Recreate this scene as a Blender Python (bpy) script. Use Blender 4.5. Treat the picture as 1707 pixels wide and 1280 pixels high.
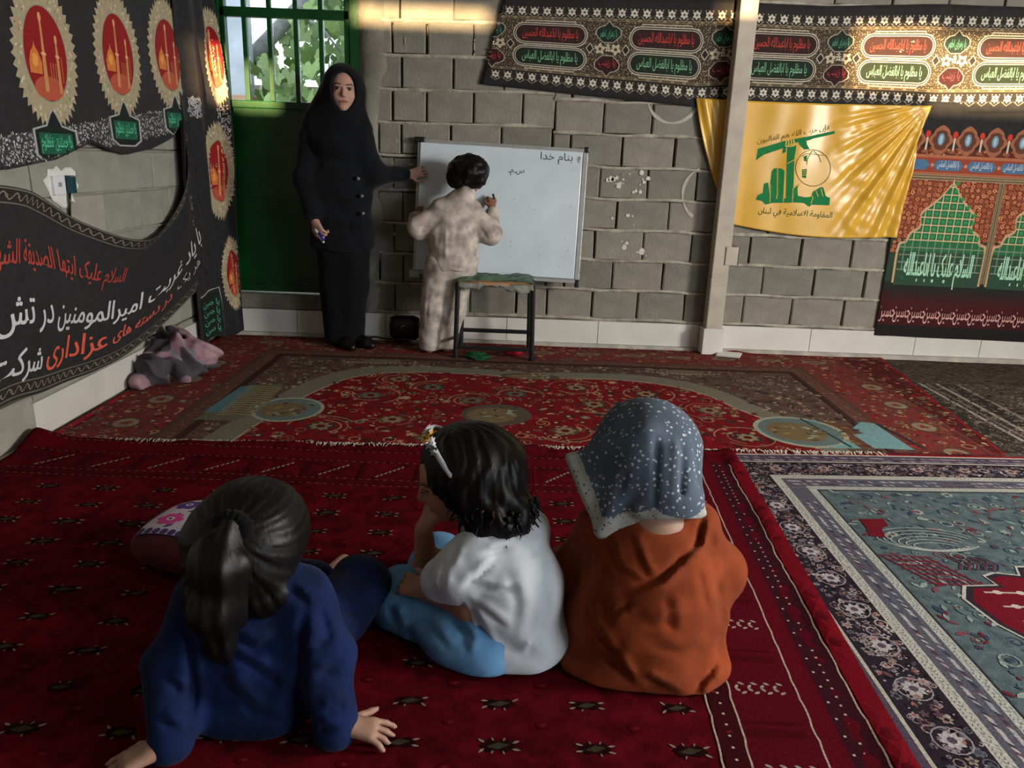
import bpy, bmesh, math, random, unicodedata
import numpy as np
from mathutils import Vector, Matrix
from mathutils.geometry import tessellate_polygon

for o in list(bpy.data.objects): bpy.data.objects.remove(o)
scene = bpy.context.scene
COL = scene.collection
rnd = random.Random(7)
R = math.radians

# ------------------------------------------------------------------ camera
cd = bpy.data.cameras.new('camera'); cam = bpy.data.objects.new('camera', cd); COL.objects.link(cam)
cd.sensor_width = 36.0; cd.lens = 36.0*1282/1707; cd.clip_start = .02
PITCH, ROLL = R(16.2), R(2.1)
fw = Vector((0, math.cos(PITCH), -math.sin(PITCH))); r0 = Vector((1, 0, 0)); u0 = r0.cross(fw)
rt = r0*math.cos(ROLL) + u0*math.sin(ROLL); up = -r0*math.sin(ROLL) + u0*math.cos(ROLL)
M = Matrix((rt, up, -fw)).transposed().to_4x4(); M.translation = (0, 0, 1.19)
cam.matrix_world = M
scene.camera = cam

# ------------------------------------------------------------------ light
w = bpy.data.worlds.new('sky'); scene.world = w; w.use_nodes = True
bg = w.node_tree.nodes['Background']; bg.inputs[0].default_value = (.80, .90, 1.0, 1); bg.inputs[1].default_value = 2.4
sd = bpy.data.lights.new('sun', 'SUN'); sd.energy = 27.0; sd.color = (1.0, .66, .32); sd.angle = R(.9)
sun = bpy.data.objects.new('sun', sd); COL.objects.link(sun)
SUN = Vector((-.10, 1.0, -.06)); sun.rotation_euler = SUN.to_track_quat('-Z', 'Y').to_euler()
def area(name, loc, d, sx, sy, power, color):
    l = bpy.data.lights.new(name, 'AREA'); l.shape = 'RECTANGLE'; l.size = sx; l.size_y = sy; l.energy = power; l.color = color
    o = bpy.data.objects.new(name, l); COL.objects.link(o); o.location = loc
    o.rotation_euler = Vector(d).to_track_quat('-Z', 'Y').to_euler(); return o
area('window_daylight', (4.42, 1.35, 1.75), (-1, .20, -.12), 0.9, 0.75, 215, (1.0, .93, .83))
area('added_fill_light', (4.40, -1.3, 1.4), (-1, .55, -.1), 1.9, 1.6, 98, (.90, .95, 1.0))  # soft fill lamp added at the unseen rear right, no known window there
scene.view_settings.view_transform = 'Standard'; scene.view_settings.look = 'None'
scene.view_settings.gamma = 1.0; scene.view_settings.use_curve_mapping = False
scene.view_settings.exposure = 0.0

# ------------------------------------------------------------------ helpers
def lin(c):
    return tuple(((x/12.92) if x <= .04045 else ((x+.055)/1.055)**2.4) for x in c)
def hx(s):
    return tuple(int(s[i:i+2], 16)/255 for i in (0, 2, 4))
MATS = {}
def mat(name, c, rough=.85, var=.12, nscale=30, bump=.0, bscale=80, metal=0, c2=None, sheen=0, stretch=(1, 1, 1), spec=.3, trans=0):
    if name in MATS: return MATS[name]
    m = bpy.data.materials.new(name); m.use_nodes = True; nt = m.node_tree; b = nt.nodes['Principled BSDF']
    if isinstance(c, str): c = hx(c)
    L = lin(c); c2 = lin(hx(c2) if isinstance(c2, str) else c2) if c2 else tuple(x*(1-var*1.6) for x in L)
    tc = nt.nodes.new('ShaderNodeTexCoord'); mp = nt.nodes.new('ShaderNodeMapping'); mp.inputs['Scale'].default_value = stretch
    nt.links.new(tc.outputs['Object'], mp.inputs[0])
    n = nt.nodes.new('ShaderNodeTexNoise'); n.inputs['Scale'].default_value = nscale; n.inputs['Detail'].default_value = 5
    nt.links.new(mp.outputs[0], n.inputs['Vector'])
    rp = nt.nodes.new('ShaderNodeValToRGB'); rp.color_ramp.elements[0].position = .32; rp.color_ramp.elements[1].position = .68
    rp.color_ramp.elements[0].color = (*c2, 1); rp.color_ramp.elements[1].color = (*tuple(min(1, x*(1+var*.6)) for x in L), 1)
    nt.links.new(n.outputs['Fac'], rp.inputs[0]); nt.links.new(rp.outputs[0], b.inputs['Base Color'])
    b.inputs['Roughness'].default_value = rough; b.inputs['Metallic'].default_value = metal
    b.inputs['Specular IOR Level'].default_value = spec; b.inputs['Sheen Weight'].default_value = sheen
    if trans: b.inputs['Transmission Weight'].default_value = trans
    if bump:
        n2 = nt.nodes.new('ShaderNodeTexNoise'); n2.inputs['Scale'].default_value = bscale; n2.inputs['Detail'].default_value = 6
        nt.links.new(mp.outputs[0], n2.inputs['Vector'])
        bp = nt.nodes.new('ShaderNodeBump'); bp.inputs['Strength'].default_value = bump; bp.inputs['Distance'].default_value = .01
        nt.links.new(n2.outputs['Fac'], bp.inputs['Height']); nt.links.new(bp.outputs[0], b.inputs['Normal'])
    MATS[name] = m; return m
def colmat(name, rough=.85, var=.15, nscale=40, bump=0, bscale=120, spec=.25, sheen=0, sss=0):
    """material whose colour is the mesh's own dye (colour attribute Col) with a little woven variation"""
    if name in MATS: return MATS[name]
    m = bpy.data.materials.new(name); m.use_nodes = True; nt = m.node_tree; b = nt.nodes['Principled BSDF']
    a = nt.nodes.new('ShaderNodeAttribute'); a.attribute_name = 'Col'
    tc = nt.nodes.new('ShaderNodeTexCoord'); n = nt.nodes.new('ShaderNodeTexNoise'); n.inputs['Scale'].default_value = nscale; n.inputs['Detail'].default_value = 4
    nt.links.new(tc.outputs['Object'], n.inputs['Vector'])
    mr = nt.nodes.new('ShaderNodeMapRange'); mr.inputs[1].default_value = .3; mr.inputs[2].default_value = .7; mr.inputs[3].default_value = 1-var; mr.inputs[4].default_value = 1+var*.5
    nt.links.new(n.outputs['Fac'], mr.inputs[0])
    mx = nt.nodes.new('ShaderNodeMix'); mx.data_type = 'RGBA'; mx.blend_type = 'MULTIPLY'; mx.inputs[0].default_value = 1
    nt.links.new(a.outputs['Color'], mx.inputs[6]); nt.links.new(mr.outputs[0], mx.inputs[7]); nt.links.new(mx.outputs[2], b.inputs['Base Color'])
    b.inputs['Roughness'].default_value = rough; b.inputs['Specular IOR Level'].default_value = spec; b.inputs['Sheen Weight'].default_value = sheen
    if sss: b.inputs['Subsurface Weight'].default_value = sss; b.inputs['Subsurface Scale'].default_value = .01
    if bump:
        n2 = nt.nodes.new('ShaderNodeTexNoise'); n2.inputs['Scale'].default_value = bscale; n2.inputs['Detail'].default_value = 5
        nt.links.new(tc.outputs['Object'], n2.inputs['Vector'])
        bp = nt.nodes.new('ShaderNodeBump'); bp.inputs['Strength'].default_value = bump; bp.inputs['Distance'].default_value = .004
        nt.links.new(n2.outputs['Fac'], bp.inputs['Height']); nt.links.new(bp.outputs[0], b.inputs['Normal'])
    MATS[name] = m; return m

def link(name, me, m=None, parent=None, loc=None, smooth=False, kind=None):
    o = bpy.data.objects.new(name, me); COL.objects.link(o)
    if m is not None:
        for mm in (m if isinstance(m, (list, tuple)) else [m]): me.materials.append(mm)
    if parent is not None: o.parent = parent
    if loc is not None: o.location = loc
    if smooth and len(me.polygons): me.polygons.foreach_set('use_smooth', [True]*len(me.polygons))
    if kind: o['kind'] = kind
    return o
def tag(o, label, cat, group=None):
    o['label'] = label; o['category'] = cat
    if group: o['group'] = group
    return o
def thing(name, label, cat, loc=(0, 0, 0), rz=0, group=None):
    o = bpy.data.objects.new(name, None); COL.objects.link(o); o.location = loc; o.rotation_euler = (0, 0, rz); o.empty_display_size = .05
    return tag(o, label, cat, group)
def struct(o):
    o['kind'] = 'structure'; return o
def npmesh(name, V, F):
    me = bpy.data.meshes.new(name); V = np.asarray(V, float)
    me.from_pydata([tuple(v) for v in V], [], [tuple(f) for f in F]); me.update(); return me
def fastmesh(name, V, Q):
    """V (n,3), Q (m,k) constant-size faces"""
    me = bpy.data.meshes.new(name); V = np.ascontiguousarray(V, dtype=np.float32); Q = np.ascontiguousarray(Q, dtype=np.int32); k = Q.shape[1] if len(Q) else 3
    me.vertices.add(len(V)); me.vertices.foreach_set('co', V.ravel())
    me.loops.add(Q.size); me.loops.foreach_set('vertex_index', Q.ravel())
    me.polygons.add(len(Q)); me.polygons.foreach_set('loop_start', np.arange(0, Q.size, k, dtype=np.int32))
    me.update(calc_edges=True); me.validate(); return me
def setcol(me, C):
    a = me.color_attributes.new('Col', 'FLOAT_COLOR', 'POINT')
    D = np.ones((len(C), 4), np.float32); D[:, :3] = C; a.data.foreach_set('color', D.ravel())

class MB:
    """collects boxes, tubes, prisms into ONE mesh part"""
    def __init__(s): s.V = []; s.F = []
    def add(s, V, F):
        n = len(s.V); s.V += [tuple(v) for v in V]; s.F += [tuple(i+n for i in f) for f in F]; return s
    def box(s, a, b, rot=None, c=None):
        x0, y0, z0 = a; x1, y1, z1 = b
        V = [Vector(v) for v in ((x0,y0,z0),(x1,y0,z0),(x1,y1,z0),(x0,y1,z0),(x0,y0,z1),(x1,y0,z1),(x1,y1,z1),(x0,y1,z1))]
        if rot is not None:
            c = Vector(c) if c is not None else (Vector(a)+Vector(b))/2
            V = [rot @ (v-c) + c for v in V]
        return s.add(V, [(0,3,2,1),(4,5,6,7),(0,1,5,4),(1,2,6,5),(2,3,7,6),(3,0,4,7)])
    def bbox(s, a, b, e=.004):
        """bevelled box"""
        a = Vector(a); b = Vector(b); c = (a+b)/2; h = (b-a)/2; e = min(e, h.x*.9, h.y*.9, h.z*.9)
        bm = bmesh.new(); bmesh.ops.create_cube(bm, size=2)
        for v in bm.verts: v.co = Vector((v.co.x*h.x, v.co.y*h.y, v.co.z*h.z)) + c
        bmesh.ops.bevel(bm, geom=list(bm.edges), offset=e, segments=2, affect='EDGES', profile=.5)
        bm.verts.index_update(); s.add([v.co for v in bm.verts], [[v.index for v in f.verts] for f in bm.faces]); bm.free(); return s
    def tube(s, pts, r, n=10, cap=True, flat=1.0):
        pts = [Vector(p) for p in pts]; rs = r if isinstance(r, (list, tuple)) else [r]*len(pts)
        V = []; F = []; ref = None
        for i, p in enumerate(pts):
            t = (pts[min(i+1, len(pts)-1)] - pts[max(i-1, 0)]).normalized()
            if ref is None: ref = Vector((0, 0, 1)) if abs(t.z) < .9 else Vector((1, 0, 0))
            x = (ref - t*ref.dot(t)).normalized(); y = t.cross(x); ref = x
            V += [p + (x*math.cos(2*math.pi*k/n)*flat + y*math.sin(2*math.pi*k/n))*rs[i] for k in range(n)]
        for i in range(len(pts)-1):
            for k in range(n): F.append((i*n+k, i*n+(k+1) % n, (i+1)*n+(k+1) % n, (i+1)*n+k))
        if cap: F += [tuple(range(n))[::-1], tuple((len(pts)-1)*n+k for k in range(n))]
        return s.add(V, F)
    def lathe(s, prof, n=24, c=(0, 0, 0)):
        V = []; F = []; c = Vector(c)
        for r, z in prof: V += [c+Vector((r*math.cos(2*math.pi*k/n), r*math.sin(2*math.pi*k/n), z)) for k in range(n)]
        for i in range(len(prof)-1):
            for k in range(n): F.append((i*n+k, i*n+(k+1) % n, (i+1)*n+(k+1) % n, (i+1)*n+k))
        return s.add(V, F)
    def build(s, name, m, parent=None, smooth=False, loc=None):
        me = npmesh(name, s.V, s.F)
        return link(name, me, m, parent, loc, smooth)

# smooth value noise in numpy
_RN = np.random.RandomState(3).rand(64, 64, 64).astype(np.float32)
def vnoise(x, y, z=0.):
    x, y, z = np.broadcast_arrays(np.asarray(x, np.float32), np.asarray(y, np.float32), np.asarray(z, np.float32))
    xi = np.floor(x).astype(int); yi = np.floor(y).astype(int); zi = np.floor(z).astype(int)
    fx = x-xi; fy = y-yi; fz = z-zi; fx = fx*fx*(3-2*fx); fy = fy*fy*(3-2*fy); fz = fz*fz*(3-2*fz)
    g = lambda a, b, c: _RN[(xi+a) & 63, (yi+b) & 63, (zi+c) & 63]
    l = lambda a, b, t: a+(b-a)*t
    return l(l(l(g(0,0,0), g(1,0,0), fx), l(g(0,1,0), g(1,1,0), fx), fy), l(l(g(0,0,1), g(1,0,1), fx), l(g(0,1,1), g(1,1,1), fx), fy), fz)*2-1
def curve(pts):
    P = np.array(pts, float)
    def f(s):
        t = np.asarray(s, float)*(len(P)-1); return np.stack([np.interp(t, np.arange(len(P)), P[:, k]) for k in range(P.shape[1])], -1)
    return f
def spline(pts):
    """Catmull-Rom through points, s in 0..1"""
    P = np.array(pts, float); n = len(P); E = np.vstack([2*P[0]-P[1], P, 2*P[-1]-P[-2]])
    def f(s):
        t = np.clip(np.asarray(s, float), 0, 1)*(n-1); i = np.minimum(t.astype(int), n-2); u = (t-i)[..., None]
        a, b, c, d = E[i], E[i+1], E[i+2], E[i+3]
        return .5*((2*b)+(-a+c)*u+(2*a-5*b+4*c-d)*u*u+(-a+3*b-3*c+d)*u**3)
    return f

class Surf:
    """a cloth or carpet surface: fn(a, b) -> positions; a, b in metres"""
    def __init__(s, fn): s.fn = fn
    def pn(s, a, b):
        e = .004; P = s.fn(a, b); da = s.fn(a+e, b)-s.fn(a-e, b); db = s.fn(a, b+e)-s.fn(a, b-e)
        n = np.cross(da, db); n /= np.linalg.norm(n, axis=-1, keepdims=True)+1e-12; return P, n
def cloth(name, surf, outline, nu, nv, m, parent=None, thick=.003):
    """outline(s, t) -> a, b ; front grid and back grid joined at the rim"""
    s, t = np.meshgrid(np.linspace(0, 1, nu+1), np.linspace(0, 1, nv+1), indexing='ij')
    a, b = outline(s, t); P, n = surf.pn(a, b); Bk = P-n*thick
    N = (nu+1)*(nv+1); V = np.vstack([P.reshape(-1, 3), Bk.reshape(-1, 3)])
    I = np.arange(N).reshape(nu+1, nv+1)
    q = np.stack([I[:-1, :-1], I[1:, :-1], I[1:, 1:], I[:-1, 1:]], -1).reshape(-1, 4)
    rim = np.concatenate([I[:, 0], I[-1, 1:], I[-2::-1, -1], I[0, -2:0:-1]]); r2 = np.roll(rim, -1)
    Q = np.vstack([q, q[:, ::-1]+N, np.stack([rim, rim+N, r2+N, r2], -1)])
    return link(name, fastmesh(name, V, Q), m, parent, smooth=True)

# ---- Arabic / Persian lettering
_FORMS = {}
for _cp in list(range(0xFB50, 0xFC00)) + list(range(0xFE80, 0xFEFD)):
    _d = unicodedata.decomposition(chr(_cp)).split()
    if len(_d) == 2 and _d[0] in ('<isolated>', '<initial>', '<medial>', '<final>'): _FORMS.setdefault(chr(int(_d[1], 16)), {})[_d[0][1:-1]] = chr(_cp)
    if len(_d) == 3 and _d[0] in ('<isolated>', '<final>') and _d[1] == '0644': _FORMS.setdefault('\u0644'+chr(int(_d[2], 16)), {})[_d[0][1:-1]] = chr(_cp)
def shape(t):
    """logical Persian text -> visual left-to-right presentation forms"""
    L = []; i = 0
    while i < len(t):
        if t[i:i+2] in _FORMS: L.append(t[i:i+2]); i += 2
        else: L.append(t[i]); i += 1
    out = []
    for i, c in enumerate(L):
        f = _FORMS.get(c)
        if not f: out.append(c); continue
        prev = i > 0 and 'initial' in _FORMS.get(L[i-1], {}); nxt = 'initial' in f and i+1 < len(L) and 'final' in _FORMS.get(L[i+1], {})
        k = ('medial' if prev and nxt else 'final' if prev else 'initial' if nxt else 'isolated')
        out.append(f.get(k) or f.get('isolated') or c)
    return ''.join(out[::-1])
_TX = {}
def text_tris(s, raw=False):
    if s in _TX: return _TX[s]
    c = bpy.data.curves.new('lettering', 'FONT'); c.body = s if raw else shape(s); c.resolution_u = 2
    o = bpy.data.objects.new('lettering', c); COL.objects.link(o)
    dg = bpy.context.evaluated_depsgraph_get(); dg.update(); e = o.evaluated_get(dg); me = e.to_mesh(); me.calc_loop_triangles()
    V = np.array([v.co[:2] for v in me.vertices], float).reshape(-1, 2); T = np.array([t.vertices[:] for t in me.loop_triangles], int).reshape(-1, 3)
    e.to_mesh_clear(); bpy.data.objects.remove(o); bpy.data.curves.remove(c)
    P = V[T] if len(T) else np.zeros((0, 3, 2)); _TX[s] = P; return P

class Print:
    """flat print or woven figures on a surface: coloured triangles in (a, b), laid a hair above it"""
    def __init__(s, surf, lift=.0012, step=.0004, maxe=.035): s.surf = surf; s.lift = lift; s.step = step; s.maxe = maxe; s.T = []; s.C = []; s.L = []
    def tris(s, P, c, layer=0):
        P = np.asarray(P, float).reshape(-1, 3, 2)
        if len(P): s.T.append(P); s.C.append(np.tile(lin(hx(c) if isinstance(c, str) else c), (len(P), 1))); s.L.append(np.full(len(P), layer, float))
        return s
    def poly(s, pts, c, layer=0):
        p = [Vector((float(x), float(y), 0)) for x, y in pts]; t = tessellate_polygon([p]); A = np.array([(q.x, q.y) for q in p])
        return s.tris(A[np.array(t, int)], c, layer)
    def rect(s, a0, b0, a1, b1, c, layer=0): return s.tris([[(a0, b0), (a1, b0), (a1, b1)], [(a0, b0), (a1, b1), (a0, b1)]], c, layer)
    def ell(s, x, y, rx, ry, c, layer=0, n=14, rot=0, ph=0, jag=0, a0=0, a1=2*math.pi):
        th = a0+(a1-a0)*np.arange(n+1)/n+ph; k = 1-jag*(np.arange(n+1) % 2); X = rx*np.cos(th)*k; Y = ry*np.sin(th)*k
        cr, sr = math.cos(rot), math.sin(rot); Q = np.stack([x+X*cr-Y*sr, y+X*sr+Y*cr], -1); O = np.broadcast_to([x, y], (n, 2))
        return s.tris(np.stack([O, Q[:-1], Q[1:]], 1), c, layer)
    def ring(s, x, y, rx, ry, wd, c, layer=0, n=20, a0=0, a1=2*math.pi):
        th = np.linspace(a0, a1, n+1); return s.stroke(np.stack([x+rx*np.cos(th), y+ry*np.sin(th)], -1), wd, c, layer)
    def stroke(s, pts, wd, c, layer=0, close=False):
        P = np.asarray(pts, float)
        if close: P = np.vstack([P, P[:1]])
        d = np.gradient(P, axis=0) if len(P) > 2 else np.repeat((P[1:]-P[:1]), 2, 0)
        n = np.stack([-d[:, 1], d[:, 0]], -1); n /= np.linalg.norm(n, axis=1, keepdims=True)+1e-9
        W = (np.asarray(wd)*np.ones(len(P)))[:, None]/2; A = P+n*W; B = P-n*W
        return s.tris(np.concatenate([np.stack([A[:-1], B[:-1], B[1:]], 1), np.stack([A[:-1], B[1:], A[1:]], 1)]), c, layer)
    def leaf(s, x, y, l, wd, ang, c, layer=0):
        t = np.array([0, .25, .55, .8, 1]); h = np.array([0, .8, 1, .6, 0])*wd/2; X = np.concatenate([t*l, (t*l)[::-1]]); Y = np.concatenate([h, -h[::-1]])
        ca, sa = math.cos(ang), math.sin(ang); Q = np.stack([x+X*ca-Y*sa, y+X*sa+Y*ca], -1); n = len(t)
        return s.tris(np.concatenate([[(Q[i], Q[i+1], Q[2*n-2-i]), (Q[i], Q[2*n-2-i], Q[2*n-1-i])] for i in range(n-1)]), c, layer)
    def text(s, t, x, y, h, c, layer=1, width=None, anchor=.5, warp=None, bold=0):
        """x is the centre (anchor .5), y the baseline; h the cap height in metres"""
        P = text_tris(t)
        if not len(P): return s
        P = P.copy(); x0, x1 = P[..., 0].min(), P[..., 0].max(); sc = h/.72; sx = (width/(x1-x0)) if width else sc
        P[..., 0] = (P[..., 0]-x0-(x1-x0)*anchor)*sx; P[..., 1] *= sc
        if warp: Q = warp(P[..., 0]+x, P[..., 1]+y)
        else: Q = np.stack([P[..., 0]+x, P[..., 1]+y], -1)
        s.tris(Q, c, layer)
        if bold:
            for dx in (-bold, bold): s.tris(Q+np.array([dx, 0]), c, layer+.1)
        return s
    def build(s, name, m, parent=None, clip=None):
        T = np.concatenate(s.T); C = np.concatenate(s.C); L = np.concatenate(s.L)
        ar = (T[:, 1, 0]-T[:, 0, 0])*(T[:, 2, 1]-T[:, 0, 1])-(T[:, 1, 1]-T[:, 0, 1])*(T[:, 2, 0]-T[:, 0, 0]); fl = ar < 0; T[fl] = T[fl][:, [0, 2, 1]]
        for _ in range(12):
            e = np.linalg.norm(T-np.roll(T, -1, 1), axis=2); k = e.argmax(1); bad = e.max(1) > s.maxe
            if not bad.any(): break
            B = T[bad]; kb = k[bad]; r = np.arange(len(B)); p, q, o = B[r, kb], B[r, (kb+1) % 3], B[r, (kb+2) % 3]; mid = (p+q)/2
            T = np.concatenate([T[~bad], np.stack([p, mid, o], 1), np.stack([mid, q, o], 1)]); C = np.concatenate([C[~bad], C[bad], C[bad]]); L = np.concatenate([L[~bad], L[bad], L[bad]])
        if clip is not None:
            ce = T.mean(1); ok = clip(ce[:, 0], ce[:, 1]); T, C, L = T[ok], C[ok], L[ok]
        uv = T.reshape(-1, 2); P, n = s.surf.pn(uv[:, 0], uv[:, 1]); off = np.repeat(s.lift+L*s.step, 3)[:, None]
        me = fastmesh(name, P+n*off, np.arange(len(uv)).reshape(-1, 3))
        setcol(me, np.repeat(C, 3, 0)); return link(name, me, m, parent, smooth=True)

# ------------------------------------------------------------------ materials of the place
M_block = [mat('concrete_block_%d' % i, c, .95, .13, 9, .55, 60) for i, c in enumerate(('8b887e', '85837a', '8e8a80', '807e75', '918d84'))]
M_mortar = mat('mortar', 'b0ab9d', .97, .25, 14, .9, 45)
M_gap = mat('mortar_dark', '77736a', .97, .2, 20, .5, 60)
M_plaster = mat('rough_plaster', '88867b', .95, .25, 5, .7, 35)
M_lblock = [mat('painted_block_%d' % i, c, .93, .12, 7, .35, 50) for i, c in enumerate(('9a9a90', '94948a', '9e9c92'))]
M_tile = mat('white_skirting_tile', 'd9d8d2', .28, .06, 4, .05, 20, spec=.5)
M_ledge = mat('skirting_ledge', 'b9b6ac', .6, .2, 12, .2, 40)
M_floor = mat('cement_floor', '8d877c', .9, .2, 6, .3, 30)
M_roof = mat('roof_sheet', '8a8478', .8, .15, 4, .1, 20)
M_green = mat('green_door_paint', '0a4a1f', .32, .22, 5, .08, 30, spec=.5)
M_steel = mat('cream_painted_steel', 'b9b0a2', .55, .12, 8, .1, 40)
M_dark = mat('black_plastic', '141416', .4, .15, 20, .05, 60, spec=.5)
M_cloth = mat('black_printed_cloth', '232326', .82, .2, 26, .12, 300, sheen=.08)
M_print = colmat('cloth_print', .85, .14, 60)
M_pile = colmat('carpet_pile_print', .95, .38, 150, .5, 420, spec=.05)

YB = 5.05          # face of the block wall
XL = -1.975        # face of the left wall
# ------------------------------------------------------------------ floor, roof, far walls
fl = MB(); fl.box((-2.3, -2.7, -.12), (4.7, 5.3, 0)); struct(fl.build('floor', M_floor))
cl = MB(); cl.box((-2.4, -2.8, 2.95), (4.8, 5.45, 3.05)); struct(cl.build('ceiling', M_roof))
# left wall: backing with mortar, blocks proud of it
lw = MB(); lw.box((-2.25, -2.7, 0), (XL-.03, 5.3, 2.95)); wl = struct(lw.build('wall_left', M_gap))
def block_mesh(name, l, h, d, seed):
    """rough concrete block: front face towards -y at y=0, chipped arrises"""
    r = random.Random(seed); bm = bmesh.new(); bmesh.ops.create_cube(bm, size=1)
    for v in bm.verts: v.co = Vector((v.co.x*l, (v.co.y+.5)*d, v.co.z*h))
    bmesh.ops.bevel(bm, geom=[e for e in bm.edges if all(v.co.y < .001 for v in e.verts)], offset=.006, segments=1, affect='EDGES')
    for v in bm.verts:
        v.co += Vector((r.uniform(-.0025, .0025), r.uniform(-.0015, .0015), r.uniform(-.003, .003)))
    me = bpy.data.meshes.new(name); bm.to_mesh(me); bm.free(); return me
_bm = {}
def put_block(parent, mats, x0, x1, z0, z1, plane, k):
    """one block: along x on the back wall (plane 'y'), along y on the left wall (plane 'x')"""
    l = round((x1-x0)/.03)*.03; h = round(z1-z0, 2); key = (l, h, k % 3, plane)
    mi = rnd.randrange(len(mats))
    if key+(mi,) not in _bm:
        me = block_mesh('block', l, h, .12, k); me.materials.append(mats[mi]); _bm[key+(mi,)] = me
    o = bpy.data.objects.new('block', _bm[key+(mi,)]); COL.objects.link(o); o.parent = parent
    o.scale = ((x1-x0)/l, 1, (z1-z0)/h)
    j = rnd.uniform(-.003, .003)
    if plane == 'y': o.location = ((x0+x1)/2, YB+j, (z0+z1)/2)
    else: o.location = (XL+j, (x0+x1)/2, (z0+z1)/2); o.rotation_euler = (0, 0, R(90))
    return o
def mortar_strip(parent, x0, x1, z, th, plane, seed, m):
    """bed joint squeezed out unevenly between two courses"""
    n = max(4, int((x1-x0)/.045)); V = []; F = []
    for i in range(n+1):
        x = x0+(x1-x0)*i/n; g = vnoise(np.array([x*9+seed, x*23, x*5]), np.array([seed*1., 3., 7.]))
        hh = th*(.62+.55*abs(float(g[0]))); pr = .0035*float(g[1])-.006; dz = .006*float(g[2])
        for zz, yy in ((-hh, .05), (-hh*.7, pr), (hh*.7, pr-.001), (hh, .05)):
            V.append((x, YB+yy, z+dz+zz) if plane == 'y' else (XL-yy, x, z+dz+zz))
    for i in range(n):
        for k in range(3):
            a = 4*i+k; F.append((a, a+4, a+5, a+1) if plane == 'y' else (a, a+1, a+5, a+4))
    return link('mortar_joint', npmesh('mortar_joint', V, F), m, parent, smooth=True)
for row in range(12):
    z0 = .195*row+.0; z1 = z0+.195
    y = -.58 + (.18 if row % 2 else 0)
    while y < 5.05:
        y2 = min(y+.36, 5.05)
        if y2-y > .05: put_block(wl, M_lblock, y+.003, y2-.003, z0+.006, z1-.004, 'x', row)
        y = y2
    if 2 < row < 8: mortar_strip(wl, -.5, 5.05, z0, .007, 'x', row*1.7, M_lblock[1])
# back wall
bw = MB(); DX0, DX1 = -1.90, -.995
bw.box((-2.25, YB+.07, 0), (DX0-.02, 5.35, 2.95)); bw.box((DX1+.01, YB+.07, 0), (4.7, 5.35, 2.95)); bw.box((DX0-.02, YB+.07, 0), (DX1+.01, 5.35, .28)); bw.box((DX0-.02, YB+.07, 2.42), (DX1+.01, 5.35, 2.95))
wb = struct(bw.build('wall_back', M_gap))
odd = [-.90, -.747, -.435, -.12, .195, .31, .631, .964, 1.285, 1.614, 1.95, 2.285, 2.62, 2.955, 3.29, 3.63, 4.0, 4.4]
even = [-.80, -.592, -.306, .01, .21, .507, .812, 1.127, 1.34, 1.507, 1.84, 2.176, 2.51, 2.845, 3.18, 3.51, 3.85, 4.2]
for row in range(13):
    z0 = .195*(row+1); z1 = z0+.195
    J = [-.985] + [j+rnd.uniform(-.006, .006) for j in (odd if row % 2 else even)]
    for i in range(len(J)-1):
        a, b = J[i], J[i+1]; up_ = .03*min(1, max(0, (row-3)/2)) if b < .22 else 0
        g = .0065 if rnd.random() < .8 else .003
        put_block(wb, M_block, a+g, b-g, z0+up_+.008, z1+up_-.006, 'y', row+i)
    for (a, b, u_) in ((-.99, .2, 1), (.2, 1.28, 0), (1.28, 4.4, 0)):
        mortar_strip(wb, a, b, z0+u_*.03*min(1, max(0, (row-3)/2)), .015, 'y', row*2.3+a, M_mortar)
# rough plaster beside the door frame
n = 40; V = []; F = []
for i in range(n+1):
    z = .19+2.5*i/n
    w_ = .10+.05*float(vnoise(z*3.1, 2.))+.05*max(0, float(vnoise(z*7., 9.)))
    for k, (xx, yy) in enumerate(((-1.0, .06), (-1.0, -.012), (-1.0+w_*.5, -.010+.004*float(vnoise(z*11, 4.))), (-1.0+w_, -.006), (-1.0+w_+.02, .03))): V.append((xx, YB+yy, z))
for i in range(n):
    for k in range(4): a = 5*i+k; F.append((a, a+1, a+6, a+5))
link('plaster_reveal', npmesh('plaster_reveal', V, F), M_plaster, wb, smooth=True)
st = MB(); st.bbox((-1.99, YB-.01, .185), (-.985, YB+.1, .285), .008); st.build('door_step', M_plaster, wb)
tl = MB(); tl.box((-2.0, YB+.0, .28), (DX0-.005, YB+.1, 2.95)); tl.build('plaster_corner', M_plaster, wb)
# sprayed paint arcs and plaster splashes on the blocks
wsf = Surf(lambda a, b: np.stack([a, np.full_like(a, YB), b], -1))
wp = Print(wsf, .0045, .0003, .05)
for cx_, cz_, r_, a0, a1 in ((.93, 1.62, .165, R(195), R(345)), (1.20, 1.03, .16, R(115), R(240))):
    th = np.linspace(a0, a1, 26); pts = np.stack([cx_+r_*np.cos(th), cz_+r_*1.05*np.sin(th)], -1)
    wp.stroke(pts, .016+.006*np.sin(th*5), 'b3afa6', 0)
for i in range(34):
    x = rnd.gauss(.70, .07); z = rnd.choice((rnd.gauss(1.09, .035), rnd.gauss(1.09, .04), rnd.gauss(.68, .05), rnd.gauss(.93, .05)))
    r_ = abs(rnd.gauss(0, .007))+.003; wp.ell(x, z, r_, r_*rnd.uniform(.7, 1.3), 'd8d5cc', .5, 7, jag=.15)
for i in range(14): wp.ell(rnd.uniform(-.99, -.6), rnd.uniform(.2, 1.9), rnd.uniform(.004, .02), rnd.uniform(.004, .03), 'a5a195', .5, 8, jag=.2)
for z in (1.88, 1.845, 1.83, 1.86, 1.80): wp.ell(-.303, z, .003, .008, 'f0eee6', .6, 6)
wp.build('paint_splashes', M_print, wb)

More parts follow.
